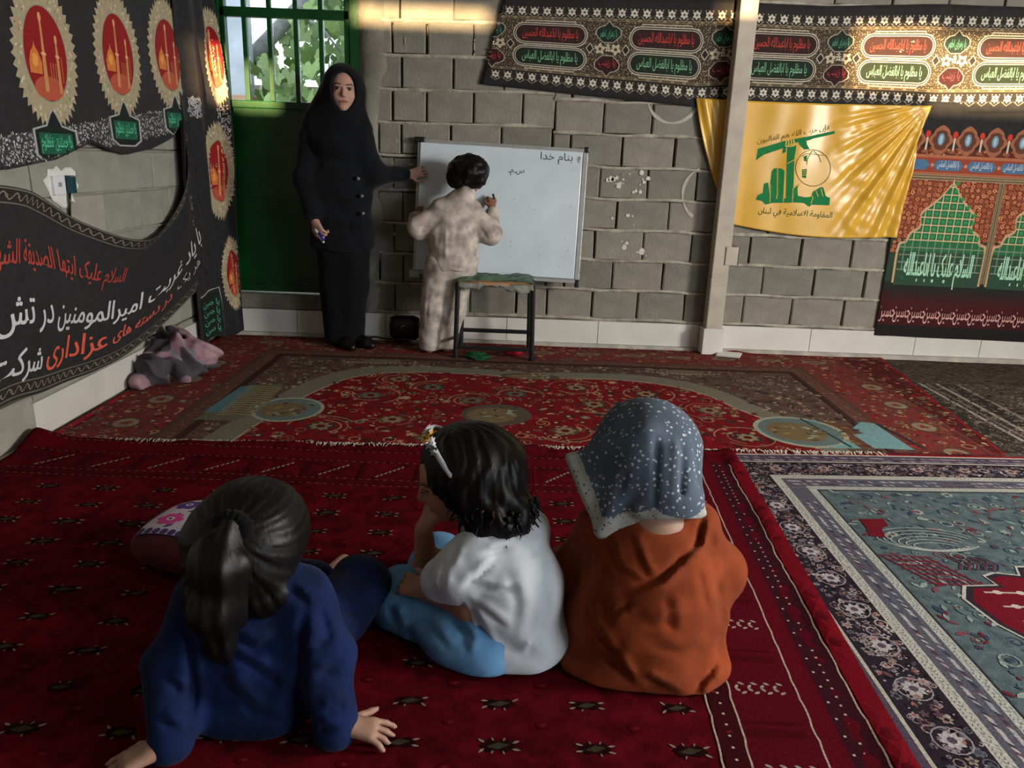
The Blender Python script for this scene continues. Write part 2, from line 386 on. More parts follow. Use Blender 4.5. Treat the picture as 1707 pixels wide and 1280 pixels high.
# skirting tiles, back and left
bb = MB(); bb.box((-1.98, YB-.04, 0), (4.5, YB+.06, .03)); bbb = struct(bb.build('baseboard_back', M_ledge))
J = [-1.98, -1.45, -.86, -.05, .56, 1.235, None, 1.37, 1.98, 2.68, 3.12, 3.7, 4.3]
for a, b in zip(J[:-1], J[1:]):
    if a is None or b is None: continue
    t = MB(); t.bbox((a+.0015, YB-.012, .03), (b-.0015, YB+.06, .183+rnd.uniform(-.002, .002)), .002); t.build('tile', M_tile, bbb)
bl = MB(); bl.box((XL-.06, -1, 0), (XL+.012, 5.0, .012)); bbl = struct(bl.build('baseboard_left', M_ledge))
for a, b, x_, h_ in ((2.98, 3.62, .022, .165), (3.622, 4.26, .022, .165), (4.262, 5.02, .022, .165), (2.35, 2.978, -.004, .15), (1.7, 2.348, -.004, .15), (1.05, 1.698, -.004, .15), (.40, 1.048, -.004, .15), (-.25, .398, -.004, .15)):
    t = MB(); t.bbox((XL-.05, a, .012), (XL+x_, b, h_), .003); t.build('tile', M_tile, bbl)

# right and front walls of the hall with their openings (daylight and low sun come in here; the rear right one is added for fill)
def wall_with_holes(name, axis, c0, c1, lo, hi, zhi, holes, m):
    """solid wall in strips round rectangular openings (u0, u1, z0, z1)"""
    us = sorted({lo, hi, *[h[0] for h in holes], *[h[1] for h in holes]}); b = MB()
    for a, e in zip(us[:-1], us[1:]):
        cut = sorted([(h[2], h[3]) for h in holes if h[0] <= a+1e-6 and h[1] >= e-1e-6]); z = 0
        for p, q in cut+[(zhi, zhi)]:
            if p > z+1e-4: b.box((c0, a, z), (c1, e, p)) if axis == 'x' else b.box((a, c0, z), (e, c1, p))
            z = q
    return struct(b.build(name, m))
wall_with_holes('wall_right', 'x', 4.5, 4.7, -2.7, 5.3, 2.95, [(.6, 2.1, 1.2, 2.3), (-2.3, -.3, .5, 2.3)], M_plaster)
def back(u0, u1, z0, z1): return (u0+.753, u1+.753, z0+.452, z1+.452)   # opening whose sunbeam falls on this patch of the back wall
wall_with_holes('wall_front', 'y', -2.7, -2.5, -2.3, 4.7, 2.95, [back(-1.93, -1.76, 1.47, 1.78), back(-1.76, -1.50, 1.45, 1.70), back(-1.03, -.20, 1.965, 2.05), back(1.15, 1.36, 2.06, 2.14), back(1.98, 2.5, 1.70, 2.04), back(2.5, 3.15, 1.58, 2.0)], M_plaster)

# ------------------------------------------------------------------ green steel door
dr = bpy.data.objects.new('door_1', None); COL.objects.link(dr); dr['kind'] = 'structure'; dr.location = (0, 0, 0)
YD = YB+.02
f = MB()
f.bbox((-1.905, YD-.03, .285), (-1.845, YD+.05, 2.45), .004); f.bbox((-1.06, YD-.03, .285), (-.992, YD+.05, 2.45), .004)
f.bbox((-1.845, YD-.03, 2.38), (-1.06, YD+.05, 2.45), .004); f.build('door_frame', M_green, dr)
p = MB(); p.bbox((-1.84, YD, .30), (-1.065, YD+.03, 1.45), .003); p.build('door_panel', M_green, dr)
p = MB(); p.bbox((-1.84, YD-.02, 1.445), (-1.065, YD+.035, 1.49), .005); p.build('sill_rail', M_green, dr)
p = MB(); p.bbox((-1.84, YD-.014, .30), (-1.065, YD+.0, .345), .004); p.bbox((-1.84, YD-.01, .375), (-1.065, YD+.0, .39), .003); p.build('bottom_rail', M_green, dr)
p = MB(); p.bbox((-1.84, YD-.008, .88), (-1.065, YD+.0, .90), .003); p.build('panel_seam', M_green, dr)
p = MB(); p.bbox((-1.845, YD-.02, 1.965), (-1.06, YD+.03, 2.02), .005); p.build('transom_bar', M_green, dr)
p = MB(); p.bbox((-1.845, YD-.02, 1.48), (-1.815, YD+.03, 2.39), .004); p.build('stile', M_green, dr)
p = MB(); p.bbox((-1.095, YD-.02, 1.48), (-1.06, YD+.03, 2.39), .004); p.build('stile', M_green, dr)
for x in (-1.70, -1.548, -1.388, -1.236):
    p = MB(); p.bbox((x-.014, YD-.016, 1.488), (x+.014, YD+.012, 2.385), .003); p.build('window_bar', M_green, dr)
M_glass = mat('window_glass', 'ffffff', .02, .0, 1, trans=1, spec=.3); MATS['window_glass'].node_tree.nodes['Principled BSDF'].inputs['IOR'].default_value = 1.12
for a, b in ((-1.815, -1.714), (-1.686, -1.562), (-1.534, -1.402), (-1.374, -1.25), (-1.222, -1.095)):
    for z0, z1 in ((1.49, 1.965), (2.02, 2.38)):
        p = MB(); p.box((a, YD+.014, z0), (b, YD+.017, z1)); p.build('pane', M_glass, dr)

# ------------------------------------------------------------------ steel post
pt = thing('steel_post', 'cream painted square steel post standing before the block wall and yellow flag', 'post', (1.30, 4.965, 0))
p = MB(); p.bbox((-.053, -.05, .18), (.053, .05, 2.945), .006); p.build('shaft', M_steel, pt)
p = MB(); p.bbox((-.068, -.062, 0), (.068, .06, .185), .004); p.build('base_cladding', M_tile, pt)
p = MB(); p.bbox((.02, -.058, .60), (.105, -.05, .715), .003); p.bbox((.095, -.058, .60), (.105, .07, .715), .003); p.build('bracket', M_steel, pt)
p = MB(); p.bbox((-.0545, -.0515, .50), (.0545, .05, .506), .001); p.build('weld_seam', M_steel, pt)

# ------------------------------------------------------------------ printed cloths on the back wall
def edge(pts):
    P = np.array(pts, float); return lambda x: np.interp(x, P[:, 0], P[:, 1])
# --- long inscription banner along the top
zb = edge([(-.4, 1.64), (-.264, 1.632), (.5, 1.58), (1.07, 1.545), (1.25, 1.56), (2.0, 1.566), (2.5, 1.555), (3.08, 1.581), (4, 1.6)])
zt = edge([(-.4, 2.09), (-.13, 2.12), (1.22, 2.15), (1.33, 2.14), (1.8, 2.135), (2.36, 2.165), (2.95, 2.17), (4, 2.18)])
HB = .57
def banner_fn(a, b):
    lo, hi = zb(a), zt(a); z = lo+(hi-lo)*b/HB
    y = 5.034-.006*np.sin(a*9+b*6)*(.4+.6*vnoise(a*2.3, b*3+5)**2)-.012*np.exp(-((a-2.15-(b-.2)*.9)/.1)**2)*(b/HB)-.004
    return np.stack([a, y, z], -1)
sB = Surf(banner_fn)
bn = thing('inscription_banner', 'long black banner with red and green lettered cartouches along wall top', 'banner', (0, 0, 0))
cloth('cloth', sB, lambda s, t: (-.262+.13*t*(1-s)+s*3.9, t*HB), 150, 24, M_cloth, bn)
P = Print(sB, .0016, .0005, .05)
a0, a1 = -.2, 3.62
P.rect(a0, .115, a1, .455, '40382f', 0); P.rect(a0, .042, a1, .115, '2c2926', 0); P.rect(a0, .455, a1, .525, '2c2926', 0)
for y_ in (.118, .128, .443, .453): P.rect(a0, y_-.0025, a1, y_+.0025, '7a6c55', .5)
def rosette(P, x, y, r, c, c2, n=6, L=1, ph=0):
    for k in range(n): P.leaf(x, y, r, r*.62, ph+2*math.pi*k/n, c, L)
    P.ell(x, y, r*.3, r*.3, c2, L+.5, 6)
x = a0+.03
while x < a1:
    for yy in (.078, .488):
        rosette(P, x, yy, .026, 'c8c2b6', '5a5148', 6, 1, .5)
        for k in range(4): P.ell(x+.031*math.cos(k*1.57+.78), yy+.031*math.sin(k*1.57+.78), .0045, .0045, 'a39c8e', 1, 5)
        P.poly([(x-.036, yy-.012), (x-.03, yy-.022), (x, yy-.042), (x+.03, yy-.022), (x+.036, yy-.012), (x, yy-.036)], '7d766a', .6)
    for yy in (.122, .449): P.ell(x+.036, yy, .012, .008, '8d7d62', .8, 6)
    x += .0745
rb = random.Random(5)
for i in range(300):
    for j in range(24):
        xx = a0+.006+i*.0128+rb.uniform(-.003, .003); yy = .138+j*.0128+rb.uniform(-.003, .003)
        if xx < a1 and rb.random() < .8: P.leaf(xx, yy, rb.uniform(.006, .011), .0042, rb.choice((.8, 2.3, 3.9, 5.5, 0, 1.57)), rb.choice(('b39d74', 'a08d6a', 'c4b291', '8a7858')), .4)
def stadium(cx, cy, w_, h_, step=.02, n=8):
    r_ = h_/2; pts = []
    for sgn in (1, -1):
        th = np.linspace(-math.pi/2, math.pi/2, n+1)
        pts += [(cx+sgn*(w_/2-r_+r_*math.cos(t)), cy+sgn*r_*math.sin(t)) for t in th]
    return pts
def ogee(cx, cy, w_, h_, up_=1):
    base = [(-.5, .0), (-.48, .22), (-.32, .36), (-.16, .40), (0, .62), (.16, .40), (.32, .36), (.48, .22), (.5, 0), (.36, -.2), (.2, -.36), (-.2, -.36), (-.36, -.2)]
    return [(cx+p[0]*w_, cy+up_*p[1]*h_) for p in base]
for k in range(6):
    cx = .155+.697*k
    if cx < 3.5:
        for yy, gr, ink, tx in ((.352, '33201f', 'c2443c', 'یا مظلوم یا اباعبدالله الحسین'), (.212, '1f2a20', '7fbd93', 'یا مظلوم یا ابالفضل العباس')):
            P.poly(stadium(cx, yy, .45, .135), 'b9b2a2', 1.2); P.poly(stadium(cx, yy, .437, .122), '2a2522', 1.6); P.poly(stadium(cx, yy, .425, .110), 'b9b2a2', 2.0); P.poly(stadium(cx, yy, .415, .101), gr, 2.4)
            P.text(tx, cx, yy-.018, .055, ink, 3, width=.335)
        for yy in (.43, .134): P.rect(cx-.15, yy-.003, cx+.15, yy+.003, 'b9b2a2', 2)
        for sx in (-1, 1):
            P.stroke([(cx+sx*.15, .43), (cx+sx*.15, .415), (cx+sx*.2, .412)], .004, 'b9b2a2', 2.1); P.stroke([(cx+sx*.15, .134), (cx+sx*.15, .15), (cx+sx*.2, .152)], .004, 'b9b2a2', 2.1)
            P.poly([(cx+sx*.215, .282), (cx+sx*.24, .315), (cx+sx*.265, .282), (cx+sx*.24, .249)], 'b9b2a2', 2.6); P.poly([(cx+sx*.221, .282), (cx+sx*.24, .307), (cx+sx*.259, .282), (cx+sx*.24, .257)], '2a2420', 3)
    mx = cx-.3485
    if a0 < mx < 3.55:
        for yy, u_, gr, ink, tx in ((.365, 1, '1f2b26', '58a585', 'یا زهرای اطهر'), (.2, -1, '34191c', 'b8404a', 'یا زینب')):
            P.poly(ogee(mx, yy, .158, .13, u_), 'a49d8d', 1.5); P.poly(ogee(mx, yy, .145, .118, u_), gr, 2)
            P.text(tx, mx, yy-.012, .042, ink, 3, width=.105)
        for sx in (-1, 1):
            rosette(P, mx+sx*.047, .282, .036, 'bdb39d', '4a4136', 5, 2.5, .3+1.57+sx*1.57)
        rosette(P, mx, .282, .018, 'd4ccba', '4a4136', 4, 2.8, .78); rosette(P, mx, .305, .012, 'd4ccba', '4a4136', 4, 2.8)
P.build('printed_pattern', M_print, bn, clip=lambda a, b: a > -.255+.13*b/HB)

# --- shrine banner at the right
sS = Surf(lambda a, b: np.stack([a, 5.033-.007*np.sin(a*7+1+b)*vnoise(a*1.5, b*2)-.012*np.exp(-((a-2.44)/.05)**2)*np.clip(1-b, 0, 1), b+.02*(a-2.4)*0-.012*(a-2.5)], -1))
sh = thing('shrine_banner', 'printed shrine banner with green lattice arches over red lettered hem', 'banner', (0, 0, 0))
cloth('cloth', sS, lambda s, t: (2.40+.012*np.sin(t*9)+s*1.55, .158+t*1.47), 60, 60, M_cloth, sh)
P = Print(sS, .0016, .0005, .05)
A0, A1 = 2.402, 3.93
P.rect(A0, .16, A1, .235, '1c1a1b', 0); P.rect(A0, .235, A1, .46, '3f1319', 0)
for i in range(6): P.rect(A0, .34+i*.03, A1, .37+i*.03, ('46141b', '43191c', '3a1c1d', '301f1f', '262322', '212625')[i], .3)
x = A0+.05
while x < A1:
    P.text('حسین', x, .285, .105, 'd9a7a0', 2, width=.112); x += .100
P.rect(A0, .52, A1, .82, '2c4236', 0); P.rect(A0, .46, A1, .52, '222a26', .1)
P.rect(A0, .80, A1, 1.19, '8f4c33', 0.2)
rs = random.Random(11)
for i in range(46):
    for j in range(16):
        xx = A0+.018+i*.034+rs.uniform(-.008, .008); yy = .72+j*.030+rs.uniform(-.008, .008)
        if xx < A1: rosette(P, xx, yy, rs.uniform(.011, .018), rs.choice(('c47a54', 'd08a60', 'a85c40', 'bb6c4c')), '6c3424', 5, .8, rs.random()*3)
        if xx < A1: P.ring(xx, yy, .019, .017, .003, '4c231a', .7, 10)
P.rect(A0, 1.165, A1, 1.20, '9a8468', 1.5); P.rect(A0, 1.172, A1, 1.178, '4d4030', 1.8); P.rect(A0, 1.188, A1, 1.193, '4d4030', 1.8)
P.rect(A0, 1.20, A1, 1.31, '94422e', .5); P.rect(A0, 1.30, A1, 1.318, 'a96a4c', 1); P.rect(A0, 1.203, A1, 1.212, 'a96a4c', 1)
k = 0; x = A0-.03
while x < A1:
    pts = [(x+.0, 1.256), (x+.025, 1.287), (x+.165, 1.287), (x+.19, 1.256), (x+.165, 1.225), (x+.025, 1.225)]
    pts = [(min(max(p[0], A0), A1), p[1]) for p in pts]
    P.poly(pts, '4b6f93', 1.5)
    if x > A0: P.text('یا اباالفضل العباس', x+.095, 1.247, .038, 'd8dee0', 2.5, width=.135)
    P.poly([(x+.192, 1.256), (x+.205, 1.27), (x+.218, 1.256), (x+.205, 1.242)], 'c98a5e', 1.5); x += .21
x = A0+.03; P.rect(A0, 1.318, A1, 1.36, '5a2b20', .6)
while x < A1-.05:
    P.poly([(x+.07*math.sin(t)*(1-.15*math.cos(6*t)), 1.405+.08*math.cos(t)*(1+.12*math.cos(4*t))) for t in np.linspace(0, 6.28, 25)[:-1]], '9c6248', 1.2)
    P.poly([(x+.05*math.sin(t)*(1-.15*math.cos(6*t)), 1.405+.06*math.cos(t)) for t in np.linspace(0, 6.28, 19)[:-1]], '5f3a2e', 1.6)
    P.ell(x, 1.41, .021, .036, '6f93ac', 2, 14); P.ell(x, 1.41, .01, .025, '9fc0cf', 2.3, 10)
    P.rect(x+.079, 1.335, x+.091, 1.42, 'd2b9a4', 1.8); P.ell(x+.085, 1.44, .016, .021, 'c23a30', 2, 10); P.rect(x+.068, 1.328, x+.102, 1.345, '8c5640', 2)
    x += .17
for j in range(90): P.ell(rs.uniform(A0, A1), rs.uniform(1.32, 1.36), .009, .007, rs.choice(('a0573d', '7a4434', 'b97955')), 1, 6)
# arches with lattice
for ac in (2.735, 3.345, 3.95):
    L_ = [(-.275, .50), (-.275, .74), (-.235, .77), (-.21, .83), (-.16, .87), (-.165, .95), (-.12, 1.0), (-.07, 1.05), (0, 1.15)]
    prof = spline(L_)(np.linspace(0, 1, 40)); out = [tuple(p) for p in prof]+[(-p[0], p[1]) for p in prof[::-1]]
    clipx = lambda p: (min(max(ac+p[0], A0), A1), p[1])
    P.poly([clipx((p[0]*1.05, p[1]+.012)) for p in out], 'c7a27c', 2.0)
    P.poly([clipx(p) for p in out], '276a42', 2.4); P.poly([clipx(p) for p in [(-.275, .5), (-.275, .72), (.275, .72), (.275, .5)]], '2e4a3a', 2.6)
    xs = np.interp(np.linspace(.72, 1.14, 60), prof[:, 1], -prof[:, 0])
    for j, zz in enumerate(np.arange(.60, 1.14, .048)):
        hw = float(np.interp(zz, np.linspace(.72, 1.14, 60), xs)) if zz > .72 else .27
        P.stroke([clipx((-hw, zz)), clipx((hw, zz))], .007, 'c9b58e' if zz > .75 else '7d8a74', 3)
        for i_ in range(-6, 7):
            if abs(i_*.048) < hw-.01:
                if ac+i_*.048 > A0+.01 and ac+i_*.048 < A1-.02:
                    P.stroke([(ac+i_*.048, zz), (ac+i_*.048, zz+.048)], .006, 'c9b58e' if zz > .75 else '7d8a74', 3)
                    if zz > .78: P.ell(ac+i_*.048+.024, zz+.024, .013, .013, '2f8c55', 3.2, 8)
    if ac+.33 < A1:
        P.rect(ac+.285, .53, ac+.325, 1.165, '8b7a60', 2.6); P.rect(ac+.303, .45, ac+.307, 1.165, '221a16', 3); P.rect(ac+.292, .53, ac+.295, 1.16, '5b4a38', 3); P.rect(ac+.316, .53, ac+.319, 1.16, '5b4a38', 3)
    if ac < 3.9: P.text('السلام علیک یا اباعبدالله', ac, .565, .15, 'a9dcbc', 4, width=.44, bold=.002)
P.build('printed_pattern', M_print, sh, clip=lambda a, b: (a > 2.409) & (a < 3.94))

# --- satin flag behind the post
M_satin = mat('yellow_satin', 'd9a72e', .33, .06, 5, .0, 20, spec=.6, sheen=.2)
lft = spline([(1.385, .845), (1.30, .98), (1.22, 1.12), (1.12, 1.38), (1.062, 1.595)]); rgt = spline([(2.425, .80), (2.435, .98), (2.45, 1.2), (2.46, 1.40), (2.50, 1.60)])
def flag_y(a, b):
    y = np.full_like(np.asarray(a, float), 5.020); th = np.arctan2(2.50-a, 1.62-b); rr = np.hypot(2.50-a, 1.62-b)
    amp = np.clip((a-1.42)/.25, 0, 1); near = np.clip((a-1.9)/.3, 0, 1)
    y = y-amp*.010-near*(.010*np.sin(th*30)+.008*np.sin(th*53+1))*np.clip(rr/.25, 0, 1)*np.exp(-rr*.55)
    y = y-amp*.006*np.sin(a*26+.8*np.sin(b*7))*np.clip((b-.8)/.5, .15, 1)-amp*.008*vnoise(a*6, b*5)-near*.006*vnoise(a*18+b*9, b*20)
    lf = np.clip((1.22-a)/.1, 0, 1); y = y-lf*(.014+.012*np.sin((a+b*.33)*70))
    return y
sF = Surf(lambda a, b: np.stack([a, flag_y(a, b), b], -1))
fg = thing('yellow_flag', 'shiny yellow satin flag with green emblem hung behind the steel post', 'flag', (0, 0, 0))
def flag_out(s, t):
    l_, r_ = lft(t), rgt(t); bot = -.035*np.sin(np.pi*np.clip(s*1.05, 0, 1))*(1-t); topd = -.008*np.sin(np.pi*s)*t
    return l_[..., 0]+(r_[..., 0]-l_[..., 0])*s, l_[..., 1]+(r_[..., 1]-l_[..., 1])*s+bot+topd
cloth('cloth', sF, flag_out, 130, 80, M_satin, fg, .002)
P = Print(sF, .0012, .0004, .02)
def em(p): return [(.9795+.00091*x_+.00013*y_, 1.6834-.000862*y_+.0000312*x_) for x_, y_ in p]
G_ = '1f7a45'
for pts in ([(465, 527), (480, 448), (660, 393), (668, 432), (640, 447), (520, 488)], [(648, 397), (1000, 325), (1003, 343), (935, 360), (850, 378), (828, 388), (740, 405), (650, 428)], [(742, 378), (800, 368), (808, 418), (828, 450), (790, 453), (758, 420)], [(652, 430), (672, 425), (668, 470), (645, 480)],
            [(680, 425), (738, 425), (722, 520), (718, 640), (708, 818), (662, 818), (672, 560)], [(572, 600), (588, 583), (607, 580), (603, 765), (590, 820), (548, 820), (556, 700)], [(612, 580), (640, 584), (658, 600), (650, 818), (600, 818), (610, 760)],
            [(455, 803), (470, 770), (505, 755), (515, 690), (545, 680), (552, 760), (560, 822), (520, 838), (500, 812)], [(520, 838), (552, 800), (830, 782), (835, 830), (730, 822), (570, 826)], [(715, 815), (712, 728), (755, 690), (742, 722), (744, 775), (800, 785), (760, 815)], [(790, 830), (838, 775), (850, 745), (905, 712), (922, 716), (938, 775), (968, 790), (962, 842), (838, 838), (822, 853)]):
    P.poly(em(pts), G_, 1)
for pts in ([(560, 690), (553, 822)], [(612, 580), (606, 765)], [(660, 600), (645, 818)], [(675, 550), (740, 512)], [(706, 820), (712, 720), (770, 684)], [(835, 830), (850, 790), (840, 770)], [(870, 735), (885, 778)], [(905, 725), (918, 778)]): P.stroke(em(pts), .0045, 'd9b04a', 2)
for i_ in range(4): P.stroke(em([(668+i_*17, 385), (674+i_*17, 405), (668+i_*17, 418)]), .007, 'e3c468', 2.2)
P.stroke(em([(665, 425), (690, 432), (720, 428), (735, 405)]), .005, 'e3c468', 2.2)
th = np.linspace(0, 6.28, 44); P.stroke(em([(850+120*math.cos(t), 580+126*math.sin(t)) for t in th]), .0045, '7a6a22', 1.5)
P.stroke(em([(770, 500), (800, 480), (870, 486), (925, 492)]), .004, '7a6a22', 1.5); P.stroke(em([(845, 460), (815, 510), (805, 560)]), .004, '7a6a22', 1.5); P.stroke(em([(855, 460), (895, 500), (905, 540)]), .004, '7a6a22', 1.5)
P.poly(em([(775, 590), (808, 585), (802, 650), (775, 645)]), G_, 1.6); P.poly(em([(785, 500), (810, 490), (805, 535), (788, 530)]), G_, 1.6)
for i_ in range(3): P.stroke(em([(778, 600+i_*15), (803, 597+i_*15)]), .004, 'd9b04a', 2)
wv = lambda x0, y0, sl: (lambda X, Y: np.stack([X, Y+(X-x0)*sl], -1))
c_ = em([(720, 362)])[0]; P.text('فإن حزب الله هم الغالبون', c_[0], c_[1], .032, '6d5a1c', 2.5, width=.43, warp=wv(c_[0], c_[1], .225))
c_ = em([(725, 915)])[0]; P.text('المقاومة الاسلامية في لبنان', c_[0], c_[1], .038, '2c5a2c', 2.5, width=.47, warp=wv(c_[0], c_[1], -.03))
P.build('printed_emblem', M_print, fg)

# ------------------------------------------------------------------ cloths on the left wall and in the corner
def medallion(P, x, y, w_, h_, L=1, half=None):
    """halo with flames, red oval with dome and minarets"""
    r = random.Random(int(x*1000)); n = 44; pts = []
    for k in range(2*n):
        t = 2*math.pi*k/(2*n); q = 1.0+(.07+.03*r.random() if k % 2 else -.03)
        pts.append((x+w_/2*q*math.cos(t), y+h_/2*q*math.sin(t)))
    P.poly(pts, 'a89c80', L)
    for k in range(150):
        t = r.uniform(0, 6.28); q = r.uniform(.74, .98); P.leaf(x+w_/2*q*math.cos(t), y+h_/2*q*math.sin(t), .02, .009, r.uniform(0, 6), r.choice(('c8b795', '8fa58a', 'b78f7c', '8c8468', 'd5c9ab')), L+.5)
    iw, ih = w_*.70, h_*.66
    P.ell(x, y, iw/2*1.03, ih/2*1.03, '8f9a86', L+.8, 40); P.ell(x, y, iw/2, ih/2, '8e1a1e', L+1.2, 40)
    # glow, dome, minarets, ground
    P.ell(x, y-ih*.36, iw*.34, ih*.13, 'b4553e', L+1.6, 20)
    P.poly([(x+dx*iw, y+dy*ih) for dx, dy in ((-.40, -.22), (-.41, -.10), (-.36, .0), (-.29, .06), (-.27, .12), (-.25, .06), (-.18, 0), (-.12, -.10), (-.13, -.22))], 'd07a3a', L+2)
    P.ell(x-.27*iw, y-.08*ih, .07*iw, .07*ih, 'e79a4c', L+2.4, 12)
    for dx, hh, ww in ((-.06, .46, .045), (.27, .26, .036)):
        for (b0, b1, k) in ((-.40, -.02, 1.0), (-.02, .10, .75), (.10, hh-.1, .6)): P.poly([(x+iw*(dx-ww*k), y+ih*b0), (x+iw*(dx+ww*k), y+ih*b0), (x+iw*(dx+ww*k*.9), y+ih*b1), (x+iw*(dx-ww*k*.9), y+ih*b1)], 'c98a5a', L+2.5)
        P.ell(x+dx*iw, y+ih*.0, ww*1.5*iw, .02*ih, 'e0a878', L+2.8, 10); P.ell(x+dx*iw, y+ih*(hh-.08), ww*iw*.9, .05*ih, 'd99e68', L+2.8, 10)
    for dx in (.08, .14, .20, .36): P.rect(x+iw*(dx-.012), y-ih*.28, x+iw*(dx+.012), y-ih*(.08 if dx < .3 else .0), 'b0653f', L+2.2)
def upper_x(a, b): return XL+.034+.012*np.sin(a*5+b*3)*vnoise(a*1.3, b*1.7)+.02*np.clip((1.35-b)/.25, 0, 1)*(.6+.5*np.sin(a*9))
sU = Surf(lambda a, b: np.stack([upper_x(a, b), a, b], -1))
ub = thing('medallion_banner', 'black banner with red dome medallions and grey lower border on side wall', 'banner', (0, 0, 0))
lowU = edge([(2.4, 1.08), (2.97, 1.09), (3.33, 1.125), (3.6, 1.20), (3.75, 1.17), (3.95, 1.15), (4.2, 1.18), (4.45, 1.245), (4.60, 1.34), (4.72, 1.36)])
cloth('cloth', sU, lambda s, t: (2.4+s*2.25, lowU(2.4+s*2.25)*(1-t)+t*2.3), 90, 50, M_cloth, ub)
P = Print(sU, .0018, .0005, .04)
lev = lambda y: .118*(y-3.34)
for k, y_ in enumerate((2.72, 3.345, 3.945, 4.50)): medallion(P, y_, 1.535+lev(y_), .43, .545)
rg = random.Random(4)
band = lambda y, v: 1.195+lev(y)*1.05+v
for i in range(170):
    for j in range(9):
        y_ = 2.45+i*.0128; v_ = -.055+j*.0135
        if rg.random() < .85: P.leaf(y_+rg.uniform(-.004, .004), band(y_, v_)+rg.uniform(-.004, .004), .015, .006, rg.uniform(0, 6.3), rg.choice(('b9b9bb', '9c9ca0', 'cfcfd0', '77777a')), .6)
for i in range(72): P.rect(2.45+i*.03, band(2.45+i*.03, -.06), 2.48+i*.03, band(2.45+i*.03, .062), '3b3b3e', .2)
for y_ in (2.75, 3.345, 3.955, 4.53):
    zc = band(y_, 0)
    o_ = [(-.14, -.05), (-.14, .045), (-.05, .062), (-.02, .105), (0, .125), (.02, .105), (.05, .062), (.14, .045), (.14, -.05), (.08, -.075), (-.08, -.075)]
    P.poly([(y_+1.12*p[0], zc+1.1*p[1]) for p in o_], 'a5a5a6', 1.5); P.poly([(y_+p[0], zc+p[1]) for p in o_], '1a2320', 2)
    P.rect(y_-.115, zc-.048, y_+.115, zc+.036, '1f5a46', 2.4)
    P.text('یا حسین مظلوم', y_, zc-.02, .05, '5fc79f', 3, width=.215); P.text('السلام علیک', y_, zc+.0, .03, '46a884', 3.2, width=.20)
for y_ in (3.05, 3.66, 4.25):
    P.stroke([(y_-.2, 1.86+lev(y_)), (y_-.05, 1.87+lev(y_)), (y_-.02, 1.845+lev(y_)), (y_, 1.82+lev(y_)), (y_+.02, 1.845+lev(y_)), (y_+.05, 1.875+lev(y_)), (y_+.2, 1.885+lev(y_))], .008, 'b0b0b0', 1)
P.build('printed_pattern', M_print, ub, clip=lambda a, b: (b > lowU(a)+.012) & (a < 4.64))

# lower lettered banner, sagging between two nails
topL = spline([(2.55, 1.07), (2.963, 1.03), (3.175, .976), (3.456, .86), (3.806, .756), (4.123, .742), (4.40, .85), (4.52, 1.02), (4.565, 1.27)])
botL = spline([(2.45, .19), (2.774, .225), (3.0, .205), (3.171, .20), (3.45, .185), (3.75, .195), (4.164, .262), (4.60, .36), (4.84, .41)])
HL = .86; WL = 2.3
def low_fn(a, b):
    s = np.clip(a/WL, 0, 1); t = b/HL; T_, B_ = topL(s), botL(s); q = B_+(T_-B_)*t[..., None]
    x = XL+.045+.035*np.sin(np.pi*np.clip(t, 0, 1))*(.5+.5*np.sin(a*4))+.018*np.sin(a*7-b*8)*t+.02*np.exp(-((t-1)/.06)**2)
    return np.stack([x, q[..., 0], q[..., 1]], -1)
sL = Surf(low_fn)
lb = thing('lettered_banner', 'black banner with white and red writing sagging low on side wall', 'banner', (0, 0, 0))
cloth('cloth', sL, lambda s, t: (.002+s*(WL-.004), .002+t*(HL-.004)), 100, 40, M_cloth, lb)
P = Print(sL, .0018, .0005, .035)
for b0 in (.02, .795):
    P.rect(.01, b0, WL-.02, b0+.055, '2b2825', .2)
    for q in (b0, b0+.055): P.rect(.01, q-.003, WL-.02, q+.003, '6e6a62', 1)
    x = .05
    while x < WL-.05:
        th = np.linspace(0, 6.28, 12); P.stroke(np.stack([x+.032*(th/3.14-1), b0+.0275+.014*np.sin(th)], -1), .005, '8a8478', 1.2); P.ell(x, b0+.028, .008, .008, '77705f', 1.3, 6); x += .066
P.rect(WL-.07, .02, WL-.02, .84, '2b2825', .3); P.rect(WL-.073, .08, WL-.068, .8, '6e6a62', 1)
P.text('السلام علیک ایتها الصدیقة الشهیدة', .66, .56, .10, 'a8443a', 2, width=1.15, bold=.002)
P.text('با یاد غربت امیرالمومنین در تش', 1.18, .315, .125, 'c9cdd0', 2, width=1.95, bold=.003)
P.text('در دسته های', 1.48, .165, .085, 'd06050', 2, width=.52, bold=.003); P.text('عزاداری', .88, .135, .12, 'e0604a', 2, width=.58, bold=.004); P.text('شرکت', .36, .11, .11, 'c9cdd0', 2, width=.36, bold=.003); P.text('هر یک', 1.93, .19, .07, 'b9bdc0', 2, width=.28)
P.text('یا زهرا', 2.13, .62, .10, '4fb68a', 2, width=.17)
P.build('printed_lettering', M_print, lb)

